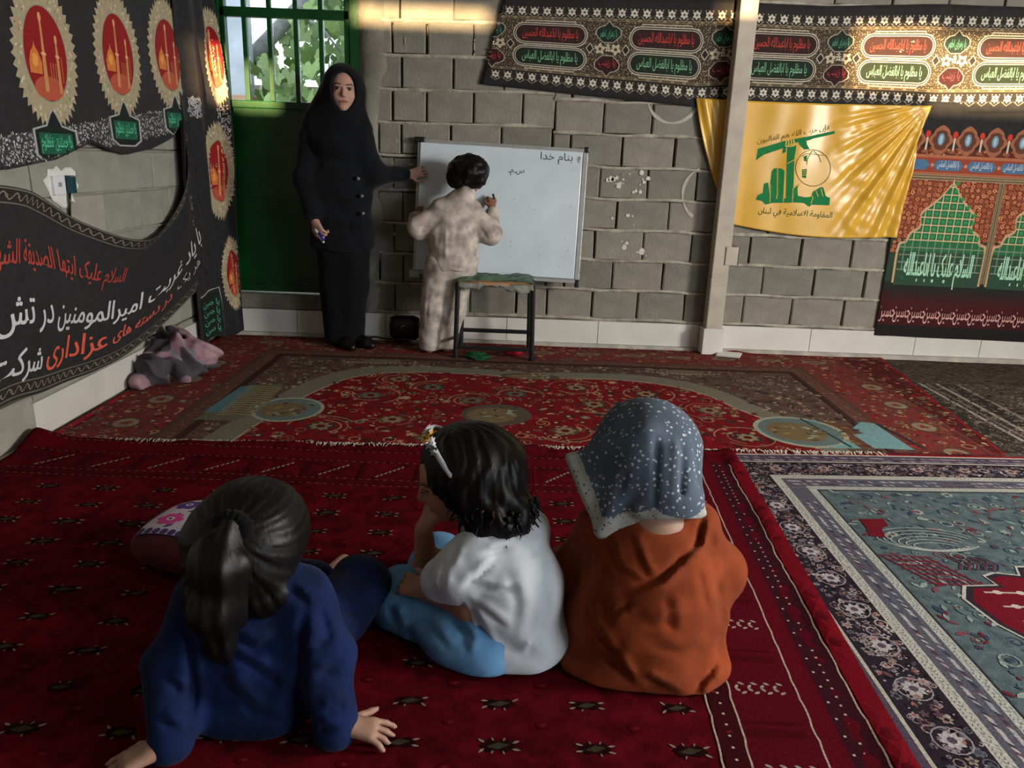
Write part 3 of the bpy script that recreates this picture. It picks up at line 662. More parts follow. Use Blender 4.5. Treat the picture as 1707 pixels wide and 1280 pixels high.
# cloth gathered in the corner beside the door, a second black drape on the nail
pathc = spline([(-1.93, 4.60), (-1.90, 4.72), (-1.885, 4.82), (-1.90, 4.92), (-1.865, 4.985), (-1.80, 5.0)])
WC = .46
def corner_fn(a, b):
    s = a/WC; nar = .55+.45*np.clip(1.6-np.abs(b-.75)*.75, 0, 1); q = pathc(np.clip(s*nar+.0, -.2, 1.2))
    k = .012*np.sin(a*38+b*2)+.012*vnoise(a*9, b*2.5)
    return np.stack([q[..., 0]+k+.02*np.clip(.3-b, 0, 1), q[..., 1]-k*.5, b+.0*a], -1)
sC = Surf(corner_fn)
cb = thing('corner_banner', 'black medallion cloth hanging to the floor beside the green door', 'banner', (0, 0, 0))
cloth('cloth', sC, lambda s, t: (s*WC, .03+.02*np.sin(s*7)*(1-t)+t*2.25), 40, 90, M_cloth, cb)
P = Print(sC, .0022, .0006, .03)
medallion(P, .33, 1.06, .26, .56); medallion(P, .40, .42, .20, .46); medallion(P, .38, 1.72, .22, .52)
P.poly([(.02, .05), (.02, .30), (.17, .34), (.2, .10), (.15, .06)], '1a2320', 1.5)
P.stroke([(.02, .32), (.10, .345), (.175, .36), (.21, .2), (.21, .1)], .008, 'a0a0a0', 2)
for i_ in range(4): P.text('یا حسین', .10, .09+i_*.055, .04, '4fb68a', 3, width=.14)
for i in range(170):
    P.leaf(.36+rg.uniform(0, .09), 1.25+rg.uniform(-.02, .2), .016, .007, rg.uniform(0, 6), rg.choice(('b9b9bb', '9c9ca0', 'd9c7b8', '77777a')), 1)
    P.leaf(.06+rg.uniform(0, .08), 1.42+rg.uniform(-.05, .05), .016, .007, rg.uniform(0, 6), rg.choice(('b9b9bb', '9c9ca0', '77777a')), 1)
P.build('printed_pattern', M_print, cb, clip=lambda a, b: (a > .008) & (a < WC-.008) & (b > .06))
dp = thing('gathered_drape', 'narrow dark drape bunched on the nail beside the corner cloth', 'drape', (0, 0, 0))
dfn = lambda a, b: np.stack([XL+.055+.012*np.sin(a*75)+.01*b, 4.555-.10*b*0+a*(.35+.65*np.clip((1.30-b)/.5, 0, 1)), b], -1)
sD = Surf(dfn)
cloth('cloth', sD, lambda s, t: (-.06+s*.26, .62+t*.72-.18*s*(1-t)), 40, 40, M_cloth, dp)
P = Print(sD, .002, .0005, .03)
for q in (-.045, .05): P.rect(q, .66, q+.004, 1.30, '7a756a', 1)
for i in range(60): P.leaf(rg.uniform(-.04, .05), .68+i*.0102, .018, .008, rg.uniform(0, 6), rg.choice(('6f6a5e', '565248', '857e70')), .8)
P.build('printed_pattern', M_print, dp)

# ------------------------------------------------------------------ carpets
def carpet_mat(name, c, c2, nscale=60):
    return mat(name, c, .97, .3, nscale, .6, 420, c2=c2, spec=.04)
rc = random.Random(21)
def flower(P, x, y, r, c, c2, L=1, n=None):
    n = n or rc.choice((5, 6, 8))
    for k in range(n): P.leaf(x, y, r, r*.55, 2*math.pi*k/n+rc.random()*.3, c, L)
    P.ell(x, y, r*.38, r*.38, c2, L+.5, 7)
def scroll(P, x, y, r, c, L=1, wd=.005):
    th = np.linspace(rc.uniform(0, 6), rc.uniform(7, 11), 14); rr = r*np.linspace(.25, 1, 14); s = rc.choice((1, -1))
    P.stroke(np.stack([x+s*rr*np.cos(th), y+rr*np.sin(th)], -1), wd, c, L)
def scatter(P, inside, x0, x1, y0, y1, sp, cols, c2s, L=1, rmin=.010, rmax=.028, kinds='fffslr'):
    y = y0
    while y < y1:
        x = x0
        while x < x1:
            xx, yy = x+rc.uniform(-.45, .45)*sp, y+rc.uniform(-.45, .45)*sp
            if inside(xx, yy):
                k = rc.choice(kinds); r = rc.uniform(rmin, rmax); c = rc.choice(cols)
                if k == 'f': flower(P, xx, yy, r, c, rc.choice(c2s), L)
                elif k == 's': scroll(P, xx, yy, r*1.3, c, L, max(.003, r*.2))
                elif k == 'l': P.leaf(xx, yy, r*1.9, r*.8, rc.uniform(0, 6.3), c, L); P.leaf(xx, yy, r*1.5, r*.6, rc.uniform(0, 6.3), rc.choice(c2s), L+.3)
                else: P.ring(xx, yy, r, r, max(.003, r*.25), c, L, 9); P.ell(xx, yy, r*.45, r*.45, rc.choice(c2s), L+.3, 6)
            x += sp
        y += sp
near = lambda x: 2.985+.052*(x+1.9)          # near edge of the back carpet
# --- old red carpet with arched field, along the back wall
zBk = lambda a, b: .014+.004*vnoise(a*3, b*3)+.018*np.exp(-((a-1.47)/.06)**2-((b-4.97)/.07)**2)+.012*np.clip((a-2.1)/.3, 0, 1)*(.5+.5*np.sin(b*17))
sK = Surf(lambda a, b: np.stack([a, b, zBk(a, b)], -1))
bk = thing('arched_carpet', 'worn red carpet with scalloped field and pale fringe along the block wall', 'carpet', (0, 0, 0))
rightK = lambda b: 2.20+.25*(b-3.2)/1.85
cloth('pile', sK, lambda s, t: ((-1.935+s*(rightK(near(2.2)+t*1.8)+1.935)), near(-1.935+s*4.3)+t*(4.985-near(-1.935+s*4.3))), 160, 70, carpet_mat('old_red_pile', '5f2b2c', '432021'), bk, .011)
P = Print(sK, .0012, .0003, .06)
inK = lambda x, y: (-1.92 < x < rightK(y)-.015) and (near(x)+.01 < y < 4.965)
P.poly([(-1.93, near(-1.93)), (-1.91, 4.98), (-1.88, 4.98), (-1.895, near(-1.9))], 'a02434', .5)
P.poly([(-1.9, 4.955), (-1.9, 4.98), (rightK(4.98), 4.98), (rightK(4.955), 4.955)], '8c2028', .5)
P.poly([(rightK(3.3)-.03, 3.22), (rightK(4.95)-.03, 4.95), (rightK(4.95), 4.95), (rightK(3.3), 3.22)], '8c2028', .5)
# borders as nested bands
def band_frame(x0, x1, y1, wd, c, L):
    P.rect(x0, near(x0)+.004, x0+wd, y1, c, L); P.rect(x1-wd, near(x1)+.004, x1, y1, c, L); P.rect(x0+wd, y1-wd, x1-wd, y1, c, L)
band_frame(-1.88, 2.15, 4.93, .40, '7a3a37', .3)
band_frame(-1.52, 1.80, 4.62, .03, '5a443c', .8); band_frame(-1.49, 1.77, 4.59, .07, '6a4a42', .8); band_frame(-1.42, 1.70, 4.52, .03, '3f312d', .8)
band_frame(-1.86, 2.13, 4.92, .02, '5a3a34', .9)
P.poly([(-1.38, near(-1.38)+.005), (-1.38, 4.48), (1.66, 4.48), (1.66, near(1.66)+.005)], '5f4d46', .4)
arch = [(-1.17, 3.04), (-1.12, 3.30), (-1.03, 3.42), (-1.05, 3.62), (-.98, 3.86), (-.90, 4.03), (-.75, 4.15), (-.4, 4.22), (.05, 4.17), (.10, 4.12), (.16, 4.17), (.6, 4.20), (.86, 4.12), (1.03, 3.97), (1.15, 3.75), (1.24, 3.58), (1.24, 3.42), (1.33, 3.28), (1.36, 3.17)]
A_ = spline(arch)(np.linspace(0, 1, 70)); cxa, cya = .09, 3.3
outer = [(cxa+(p[0]-cxa)*1.11, cya+(p[1]-cya)*1.14) for p in A_]
outer[0] = (outer[0][0], near(outer[0][0])+.006); outer[-1] = (outer[-1][0], near(outer[-1][0])+.006)
P.poly(outer, '7c786a', .9); inner_poly = [(A_[0][0], near(A_[0][0])+.006)]+[tuple(p) for p in A_]+[(A_[-1][0], near(A_[-1][0])+.006)]
P.poly(inner_poly, '7c1a20', 1.3); P.stroke(A_, .012, 'a9a08a', 1.6)
def in_poly(poly):
    Q = np.array(poly)
    def f(x, y):
        j = np.roll(Q, 1, 0); c = ((Q[:, 1] > y) != (j[:, 1] > y)) & (x < (j[:, 0]-Q[:, 0])*(y-Q[:, 1])/(j[:, 1]-Q[:, 1]+1e-12)+Q[:, 0]); return bool(c.sum() % 2)
    return f
inA = in_poly(inner_poly); inO = in_poly(outer)
scatter(P, inA, -1.2, 1.4, 3.0, 4.25, .052, ('4f2a2b', '6d2226', 'b3906f', '7b6a55', 'a83438', '5d1418', '8d7a62', '3f2a2a'), ('5a1a1e', 'b8a27e', '3b3532'), 2, .012, .032)
scatter(P, lambda x, y: inK(x, y) and not inO(x, y) and -1.37 < x < 1.66 and y < 4.47, -1.4, 1.7, 3.0, 4.5, .045, ('7d6d5e', '37302f', '8f8271', '6a3a36', 'a8997f', '2f2829'), ('4a3431', 'b0a084', '7b2c2c'), 1.6, .010, .026)
scatter(P, lambda x, y: inK(x, y) and (x < -1.53 or x > 1.81 or y > 4.63), -1.9, 2.5, 3.0, 4.97, .05, ('8d6b52', '97292c', '6d3430', 'a88a66', '5b4038', '9a3a34', '6f6a58'), ('5c2422', 'b49a74', '403632'), 1.4, .012, .030)
scatter(P, lambda x, y: inK(x, y) and (-1.49 < x < -1.42 or 1.70 < x < 1.77 or (4.52 < y < 4.59 and -1.49 < x < 1.77)), -1.5, 1.8, 3.0, 4.6, .03, ('8a6a58', '4a302c', '7d3a34'), ('5c3a34', '9a8068'), 1.6, .006, .012)
for k, (px_, py_) in enumerate([(-.85, 3.25), (-.72, 3.75), (-.55, 3.38), (-.42, 3.92), (-.35, 3.15), (.02, 3.85), (.25, 3.3), (.42, 3.72), (.55, 3.18), (.72, 3.95), (.8, 3.45), (1.0, 3.7), (1.08, 3.3), (-.2, 3.72), (-.62, 4.05), (.35, 4.02)]):
    P.ell(px_, py_, .075, .06, rc.choice(('4a3a34', '5a4a3c', '3f3430')), 2.6, 12, jag=.18); flower(P, px_, py_, .055, rc.choice(('8d7c62', '6d6a58', '9a8468')), '5a1a1e', 3, 8)
    for q in range(3):
        t0 = rc.uniform(0, 6); th = np.linspace(0, 2.6, 14); P.stroke(np.stack([px_+(.09+.03*q)*np.cos(t0+th), py_+(.08+.03*q)*np.sin(t0+th)], -1), .008, rc.choice(('8d6a52', '4a2a28', 'a08a6a')), 2.4)
# cartouches in the outer border, medallions and blue panels of the field
x = -1.55
while x < 2.1:
    P.ell(x, 4.79, .095, .045, '5a4038', 2.2, 18); P.ell(x, 4.79, .08, .034, '93806a', 2.5, 18); P.ell(x, 4.79, .05, .018, '6a4a40', 2.8, 12); x += .29
for y_ in (3.2, 3.55, 3.9, 4.25):
    for sx in (-1.70, 1.98+.08*(y_-3.2)): P.ell(sx, y_, .075, .085, '6a4036', 2.2, 18); P.ell(sx, y_, .055, .06, '8d8470', 2.5, 16); flower(P, sx, y_, .035, '97402f', '4f4a40', 2.8)
for cx_, cy_, rx, ry in ((-1.06, 3.47, .15, .17), (1.36, 3.42, .19, .20), (-.07, 3.50, .17, .16), (.10, 4.20, .17, .06)):
    if cx_ > 1 or cx_ < -1: P.ell(cx_, cy_, rx*1.12, ry*1.12, 'a3a894', 3, 28)
    P.ell(cx_, cy_, rx, ry, '68787a' if abs(cx_) > 1 else '5d5348', 3.3, 28); P.ell(cx_-.02, cy_-.01, rx*.72, ry*.7, '7a6a4e', 3.6, 20)
    for k in range(16): P.leaf(cx_+rc.uniform(-.6, .6)*rx, cy_+rc.uniform(-.6, .6)*ry, .05, .018, rc.uniform(0, 6), rc.choice(('8d8a70', '5c4a3a', '97a49c', '4a4a3f', 'a08454')), 4)
P.poly([(-1.43, 3.28), (-1.36, 3.82), (-1.20, 3.88), (-1.17, 3.45), (-1.25, 3.28)], '6c6a58', 3); P.poly([(-1.43, 3.38), (-1.40, 3.80), (-1.33, 3.84), (-1.34, 3.40)], '5c7f86', 3.4)
for k in range(14):
    yy = 3.36+k*.034; P.stroke([(-1.36, yy), (-1.28, yy+.02), (-1.19, yy+.005)], .007, 'b49c66', 3.8); P.stroke([(-1.33+.01*k % .06, yy+.01), (-1.25, yy+.035)], .008, '55493a', 3.6)
P.poly([(1.40, 3.20), (1.43, 3.62), (1.50, 3.60), (1.56, 3.21)], '7aa2a8', 3); P.poly([(1.62, 3.22), (1.60, 3.40), (1.66, 3.42), (1.64, 3.50), (1.72, 3.60), (1.78, 3.58), (1.80, 3.22)], '7aa2a8', 3)
P.poly([(1.49, 3.21), (1.48, 3.58), (1.62, 3.56), (1.64, 3.22)], '6a4a3a', 2.8); P.stroke([(1.43, 3.62), (1.52, 3.22)], .016, '33464c', 3.6); P.stroke([(1.79, 3.58), (1.86, 3.24)], .018, '33363a', 3.6)
for k in range(9): P.leaf(1.5+rc.uniform(0, .12), 3.25+k*.035, .05, .02, rc.uniform(-.5, .5), rc.choice(('8a6a4a', '4d3a30', 'a0825a')), 3.4)
for q in (-.78, 1.02):
    for k in range(16): P.ell(q-.22+k*.028, 4.40-.03*math.sin(k/15*3.14), .012, .008, 'b9ae98', 2.4, 6)
    P.ell(q, 4.42, .12, .05, '766a5a', 2.2, 16)
P.build('woven_pattern', M_pile, bk, clip=lambda a, b: (b > near(a)+.004) & (b < 4.98) & (a < rightK(b)-.004) & (a > -1.93))
fr = MB(); rr = random.Random(2)
xx = -1.9
while xx < 1.62:
    y0 = near(xx)+.004; l_ = rr.uniform(.025, .06); dx = rr.uniform(-.022, .022); z_ = .0185+rr.uniform(0, .004)
    fr.add([(xx-.0022, y0, .018), (xx+.0022, y0, .018), (xx+dx*.5+.0025, y0-l_*.5, z_+.007), (xx+dx*.5-.0025, y0-l_*.5, z_+.007), (xx+dx+.001, y0-l_, z_+.003), (xx+dx-.001, y0-l_, z_+.003)], [(0, 3, 2, 1), (3, 5, 4, 2)]); xx += rr.uniform(.003, .0075)
fo = fr.build('fringe', mat('wool_fringe', 'd8d2c2', .95, .15, 30), bk); fo['kind'] = 'stuff'

# --- red carpet with rows of small guls, under the seated children
edR = lambda b: .865+.058*(b-1.33)
farR = lambda x: near(x)-.022+.012*np.sin(x*9.)*np.sin(x*3.1+1)+.008*np.sin(x*21)
zR = lambda a, b: .024+.003*vnoise(a*4, b*4)+.008*np.exp(-((b-farR(a)+.03)/.035)**2)*(.5+.5*np.sin(a*13+np.sin(a*5)*2))+.05*np.clip((-1.80-a)/.14, 0, 1)*np.exp(-((b-2.93)/.10)**2)+.012*np.exp(-((a-edR(b)+.035)/.03)**2)*(.55+.45*np.sin(b*11))
sR = Surf(lambda a, b: np.stack([a, b, zR(a, b)], -1))
rd = thing('gul_carpet', 'deep red carpet with rows of small dark guls beneath the seated children', 'carpet', (0, 0, 0))
cloth('pile', sR, lambda s, t: (-1.935+s*(edR(-.5+t*3.5)+1.935), -.5+t*(farR(-1.935+s*2.9)+.5)), 150, 170, carpet_mat('deep_red_pile', '5e0a18', '3f050e', 22), rd, .016)
P = Print(sR, .0012, .0003, .06)
x = .43-.2035*12
cols = []
def gul(x, y, k=1.):
    P.poly([(x-.045*k, y), (x-.025*k, y+.02*k), (x, y+.014*k), (x+.025*k, y+.022*k), (x+.045*k, y), (x+.025*k, y-.02*k), (x, y-.014*k), (x-.025*k, y-.022*k)], '22070b', 1)
    P.poly([(x-.03*k, y-.004), (x, y+.012*k), (x+.03*k, y+.004), (x, y-.012*k)], '3f3a2c', 1.4)
    for sx, sy in ((-1, 1), (1, 1), (-1, -1), (1, -1)):
        if rc.random() < .8: P.leaf(x+sx*.034*k, y+sy*.010*k, .022*k, .008*k, math.atan2(sy*.5, sx)+rc.uniform(-.4, .4), '8f8474', 1.8)
        if rc.random() < .55: P.leaf(x+sx*.012*k, y+sy*.016*k, .014*k, .006*k, math.atan2(sy*1.4, sx*.5), '7a7062', 1.8)
for i in range(11):
    for j in range(22):
        gx = -1.605+i*.2+.0; gy = 2.5-j*.131
        if gy > -.4 and gx < .42: gul(gx+rc.uniform(-.006, .006)-.03*(gy-2)*(1 if gx < -.5 else 0), gy+rc.uniform(-.004, .004), rc.uniform(.70, .86))
        if gx < .4: P.ell(gx+.1, gy+.065, .018, .012, '520410', .8, 8); P.ell(gx+.1, gy+.065, .008, .005, '6a1a20', 1, 6)
# far border
P.rect(-1.9, 2.84, .84, 2.93, '5c0615', .6); P.rect(-1.9, 2.615, .46, 2.65, '4d0812', .6)
for q in (2.605, 2.66, 2.83, 2.935):
    k = -1.88
    while k < .45: P.rect(k, q, k+.012, q+.004, '8d6a62', 1.2); k += .03
x = -1.75
while x < .45:
    for k in range(7):
        for sx in (-1, 1):
            P.leaf(x-.042+k*.014+sx*.006, 2.69+k*.016, .016, .0065, .85+sx*.9, 'a3978a', 1.6)
    P.rect(x+.10, 2.67, x+.115, 2.82, '3f050e', 1); P.rect(x+.125, 2.67, x+.13, 2.82, '54101a', 1); x += .215
for k in range(70): P.rect(-1.88+k*.039, 2.945, -1.868+k*.039, 2.975, '5d0916', 1)
# right border
ex = lambda b, o: edR(b)-o
def strip(o0, o1, c, L):
    n = 30; bs = np.linspace(-.4, 2.96, n+1)
    for b0, b1 in zip(bs[:-1], bs[1:]): P.tris([[(ex(b0, o0), b0), (ex(b0, o1), b0), (ex(b1, o1), b1)], [(ex(b0, o0), b0), (ex(b1, o1), b1), (ex(b1, o0), b1)]], c, L)
strip(.075, .40, '56081a', .4); strip(.135, .065, '39121f', .8); strip(.185, .145, '5c0818', .9); strip(.40, .345, '3c0c14', .8); strip(.0, .055, '6e0a18', .6)
for o in (.062, .187, .345, .405):
    bs = np.linspace(-.4, 2.93, 150); P.stroke(np.stack([edR(bs)-o+.003*vnoise(bs*30, o*50), bs], -1), .0045, 'b5a698', 1.6)
for o, sp in ((.10, .03), (.125, .055), (.375, .035)):
    b = -.38
    while b < 2.93: P.rect(ex(b, o)-.003, b, ex(b, o)+.003, b+.006, 'c0b0a2', 1.7); b += sp
b = -.3
while b < 2.6:
    for k in range(8):
        for sy in (-1, 1): P.leaf(ex(b, .215)-k*.015, b+sy*.012, .017, .008, math.pi+sy*.9*(1 if k % 2 else -.6), 'a89c90', 1.7)
    P.rect(ex(b, .33), b+.10, ex(b, .2), b+.125, '4a0610', 1); P.rect(ex(b, .33), b+.14, ex(b, .2), b+.15, '4a0610', 1); b += .262
P.build('woven_pattern', M_pile, rd)

# --- blue-green carpet with dark floral border at the right
zG = lambda a, b: .010+.0025*vnoise(a*3, b*3)
sG = Surf(lambda a, b: np.stack([a, b, zG(a, b)], -1))
gc = thing('floral_carpet', 'grey blue carpet with dark floral border and white striped guards', 'carpet', (0, 0, 0))
farG = lambda x: near(x)-.004
cloth('pile', sG, lambda s, t: (.55+s*3.6, -.5+t*(farG(.55+s*3.6)+.5)), 60, 60, carpet_mat('blue_grey_pile', '5c6a6f', '49575d', 30), gc, .009)
P = Print(sG, .0012, .0003, .07)
def gband(o0, o1, c, L):
    """frame band between two distances from the carpet's outer edge (far and left sides)"""
    x0, x1 = .80+o0, .80+o1; xs = np.linspace(x0, 4.1, 30)
    for a, e in zip(xs[:-1], xs[1:]):
        f0, f1 = farG(a), farG(e); k = .6; P.tris([[(a, f0-o0), (a, f0-o1), (e, f1-o1)], [(a, f0-o0), (e, f1-o1), (e, f1-o0)]], c, L)
    P.rect(x0, -.45, x1, farG(x0)-o0, c, L)
gband(.0, .018, '8c1626', .5); gband(.018, .03, 'c5c0b4', .6); gband(.03, .10, '54495a', .4); gband(.10, .11, 'b9b4a8', .6); gband(.11, .25, '2c2630', .4)
gband(.25, .285, 'b5b5ad', .6); gband(.285, .36, '5a5a66', .5); gband(.36, .39, 'b0b3ac', .6); gband(.39, .398, '33323a', .7)
eo = lambda x, y: min(x-.80, farG(x)-y)
for k in range(260):          # diagonal strokes in the guards
    for off in (.05, .08): P.leaf(.85+k*.0128, farG(.85+k*.0128)-off, .026, .007, -.5, rc.choice(('b5adb5', '7d6470', '9a98a8', '3a2f40')), 1)
    for off in (.305, .335):
        P.leaf(1.10+k*.0125, farG(1.1+k*.0125)-off, .026, .008, -.5, rc.choice(('9aa0a8', '6a4a58', '47536a', 'b5adb0', '3a3a48')), 1)
        y_ = 2.64-k*.0125; P.leaf(.80+off, y_, .026, .008, -1.1, rc.choice(('9aa0a8', '6a4a58', '47536a', 'b5adb0', '3a3a48')), 1)
    for off in (.262, .274, .37, .38):
        P.leaf(.80+off, 2.72-k*.0125, .012, .004, -1.57+rc.choice((-.5, .5)), '7a7a78', 1); P.leaf(1.06+k*.0128, farG(1.06+k*.0128)-off, .012, .004, rc.choice((-.5, .5)), '7a7a78', 1)
scatter(P, lambda x, y: .125 < eo(x, y) < .24, .9, 3.6, -.4, 3.2, .030, ('8d7f88', 'a89a9c', '6a4a50', '9a8a80', '5f6470', 'b8aeb0', '7b5a58'), ('2a2430', 'a06a60', '4f4a58'), 1, .008, .018)
scatter(P, lambda x, y: .125 < eo(x, y) < .245, .9, 3.6, -.4, 3.2, .022, ('151018', '1c1620', 'b3a9ad', '8d8088'), ('1a151d', 'a09498'), .8, .004, .009)
for b in np.arange(-.3, 2.6, .17): flower(P, .985, b, .03, 'b5b0b4', '5a4a58', 2, 8); P.ring(.985, b, .042, .042, .004, '9a9098', 1.8, 14)
for a in np.arange(1.1, 3.6, .2): flower(P, a, farG(a)-.18, .028, 'a8908c', '4a3038', 2, 8)
# field
inF = lambda x, y: eo(x, y) > .42
scatter(P, inF, 1.2, 3.2, -.3, 2.8, .052, ('46586a', '5c7076', '87928f', '7c4a52', '36445c', '93a09c'), ('6d2a38', '8d9894', '3b4a5c'), 1, .010, .026, 'lllsfr')
P.poly([(1.25, 2.50), (1.34, 2.51), (1.33, 2.45), (1.30, 2.44), (1.28, 2.36), (1.23, 2.37), (1.245, 2.43)], '6d1a26', 2)
for k in range(6):
    th = np.linspace(.3, 5.8, 20); P.stroke(np.stack([1.42+(.17-.02*k)*np.cos(th), 2.36-.01*k+(.085-.012*k)*np.sin(th)], -1), .004, 'a9b0aa', 1.8)
for k in range(7): P.stroke([(1.21+k*.024, 2.235), (1.30+k*.024, 2.06)], .005, '7a2634', 1.8); P.stroke([(1.20+k*.013, 2.24-k*.028), (1.37+k*.013, 2.235-k*.028)], .005, '7a2634', 1.8)
for k in range(5): P.stroke([(1.42+k*.026, 2.16), (1.445+k*.026, 2.20), (1.42+k*.026, 2.245)], .008, '5a3440', 1.8); P.stroke([(1.435+k*.026, 2.16), (1.46+k*.026, 2.20), (1.435+k*.026, 2.245)], .004, '2f3a4c', 1.8)
med = [(1.36, 1.98), (1.40, 2.05), (1.50, 2.06), (1.49, 2.11), (1.53, 2.13), (1.60, 2.12), (1.62, 2.17), (1.70, 2.18), (2.0, 2.15), (2.15, 1.9), (2.0, 1.5), (1.75, 1.45), (1.6, 1.52), (1.47, 1.70), (1.38, 1.86)]
P.poly([(1.75+(p[0]-1.75)*1.07, 1.82+(p[1]-1.82)*1.07) for p in med], 'b7b4ac', 2); P.poly([(1.75+(p[0]-1.75)*1.045, 1.82+(p[1]-1.82)*1.045) for p in med], '2f2a34', 2.2); P.poly(med, '6d1424', 2.5)
for k in range(7): P.stroke([(1.42+k*.012, 2.03-k*.075), (1.75, 2.035-k*.075), (2.05, 2.02-k*.075)], .008, 'b9aca4', 3); [P.ell(1.46+i*.07+k*.01, 2.032-k*.075, .014, .012, 'c4b8ae', 3.2, 7) for i in range(8)]
P.build('woven_pattern', M_pile, gc, clip=lambda a, b: b < farG(a)-.001)

# --- brown-grey carpet beyond the red one
sW = Surf(lambda a, b: np.stack([a, b, .008+.002*vnoise(a*3, b*3)], -1))
br = thing('brown_carpet', 'dull brown grey patterned carpet lying beyond the worn red carpet', 'carpet', (0, 0, 0))
lw_ = lambda b: 2.05+.1*(b-3.2)
cloth('pile', sW, lambda s, t: (2.05+s*2.3, near(2.05+s*2.3)+t*(4.98-near(2.05+s*2.3))), 40, 40, carpet_mat('brown_pile', '5a5048', '403a35', 40), br, .007)
P = Print(sW, .0012, .0003, .07)
P.rect(2.1, 3.25, 2.62, 4.4, '3a3532', .2)
for o, c in ((2.40, 'a59a90'), (2.44, '6a5f5c'), (2.50, 'a59a90'), (2.62, '8d8278')): P.rect(o, 3.25, o+.022, 4.4, c, .6)
scatter(P, lambda x, y: near(x)+.02 < y < 4.4, 2.1, 3.4, 3.2, 4.4, .035, ('8d8378', 'a0968c', '2b2626', '6b5f55', '77706a'), ('2a2424', '5c4a44'), 1, .008, .020)
scatter(P, lambda x, y: 4.4 < y < 4.93, 2.1, 4.2, 4.4, 4.95, .05, ('6a6058', '3f3833', '75695e', '4a4038'), ('352f2c', '5c4a44'), 1, .010, .026)
P.build('woven_pattern', M_pile, br, clip=lambda a, b: (b > near(a)+.006) & (b < 4.97))

# ------------------------------------------------------------------ whiteboard
M_alu = mat('grey_aluminium', 'a4a6a6', .4, .08, 20, .03, 60, metal=.3, spec=.5)
M_white = mat('whiteboard_enamel', 'd2dee8', .25, .04, 5, .0, 10, c2='c8d5e0', spec=.5)
wbd = thing('whiteboard', 'large whiteboard with grey frame leaning on block wall behind the stool', 'whiteboard', (-.118, 4.945, .875))
wbd.rotation_euler = (R(-7.6), R(1.4), 0)
WH, HH = .53, .415
fb = MB(); fb.bbox((-WH, .0, -HH), (WH, .02, HH), .004); fb.build('back_panel', M_alu, wbd)
for a, b in (((-WH, -.006, HH-.026), (WH, .004, HH)), ((-WH, -.006, -HH), (WH, .004, -HH+.022)), ((-WH, -.006, -HH+.02), (-WH+.02, .004, HH-.02)), ((WH-.03, -.006, -HH+.02), (WH, .004, HH-.02))):
    q = MB(); q.bbox(a, b, .003); q.build('frame_rail', M_alu, wbd)
for sx in (-1, 1):
    for sz in (-1, 1):
        q = MB(); q.bbox((sx*WH-.026-.002*sx, -.009, sz*HH-.026), (sx*WH+.026-.02*sx, .022, sz*HH+.012 if sz > 0 else sz*HH+.026), .008); q.build('corner_cap', M_dark if sz > 0 or sx > 0 else M_alu, wbd)
sh_ = MB(); sh_.bbox((-.512, -.018, -.388), (.495, -.004, .392), .003); sh_.build('writing_sheet', M_white, wbd)
sX = Surf(lambda a, b: np.stack([a, np.full_like(a, -.018), b], -1))
P = Print(sX, .0008, .0003, .2)
P.text('بنام خدا', .335, .335, .045, '3c4248', 1, width=.20)
P.text('سـمـ', .09, .245, .035, '23262a', 1, width=.10)
P.stroke([(.47, .365), (.475, .35), (.468, .338), (.478, .325)], .006, '7a7f84', 1); P.ring(.472, .352, .01, .012, .003, '7a7f84', 1, 10)
for k in range(20): P.ell(rc.uniform(.05, .47), rc.uniform(-.33, .2), rc.uniform(.002, .012), rc.uniform(.001, .004), 'a4acb2', .5, 6, rot=.5)
P.build('marker_writing', M_print, wbd)['kind'] = 'stuff'

# ------------------------------------------------------------------ stool
M_iron = mat('dark_iron', '26272a', .45, .2, 30, .1, 80, metal=.5, spec=.5)
stl = thing('metal_stool', 'worn stool with dark iron legs and torn green seat before the whiteboard', 'stool', (-.12, 4.69, .017))
LX, LY, LZ = .232, .115, .46
for sx in (-1, 1):
    for sy, k in ((-1, 1.0), (1, .93)):
        q = MB(); q.tube([(sx*LX*k*1.01, sy*LY, 0), (sx*LX*k*.97, sy*LY*.97, LZ)], .0145, 10); q.tube([(sx*LX*k*1.01, sy*LY, 0), (sx*LX*k*1.01, sy*LY, .018)], .0175, 10); q.build('leg', M_iron, stl)
for y_, z_, k in ((-1, .065, 1.0), (1, .125, .93)):
    q = MB(); q.bbox((-LX*k, y_*LY-.010, z_-.012), (LX*k, y_*LY+.010, z_+.012), .004); q.build('stretcher', M_iron, stl)
for sx in (-1, 1):
    q = MB(); q.bbox((sx*LX*.97-.009, -LY, .10), (sx*LX*.97+.009, LY, .122), .004); q.build('stretcher', M_iron, stl)
q = MB(); q.bbox((-.232, -.125, .445), (.232, -.10, .462), .003); q.bbox((-.225, .10, .445), (.225, .12, .462), .003); q.build('seat_frame', M_iron, stl)
q = MB(); q.bbox((-.222, -.128, .462), (.222, .125, .482), .003); q.build('seat_board', mat('raw_wood', '8a6a48', .75, .3, 18, .2, 60, stretch=(.3, 4, 4)), stl)
q = MB(); q.bbox((-.10, -.1305, .452), (.085, -.1285, .472), .0008); q.build('wood_patch', mat('pale_wood', 'b08a62', .7, .2, 20), stl)
n1, n2 = 30, 16; s, t = np.meshgrid(np.linspace(0, 1, n1+1), np.linspace(0, 1, n2+1), indexing='ij')
X = -.228+s*.456; Yy = -.13+t*.256; Z = .497+.008*vnoise(X*14, Yy*14)+.007*vnoise(X*30, Yy*30)-.018*(np.abs(2*s-1)**8+np.abs(2*t-1)**8)
V = np.stack([X, Yy, Z], -1).reshape(-1, 3); V2 = V.copy(); V2[:, 2] = .482; I = np.arange(len(V)).reshape(n1+1, n2+1)
rim = np.concatenate([I[:, 0], I[-1, 1:], I[-2::-1, -1], I[0, -2:0:-1]]); r2 = np.roll(rim, -1)
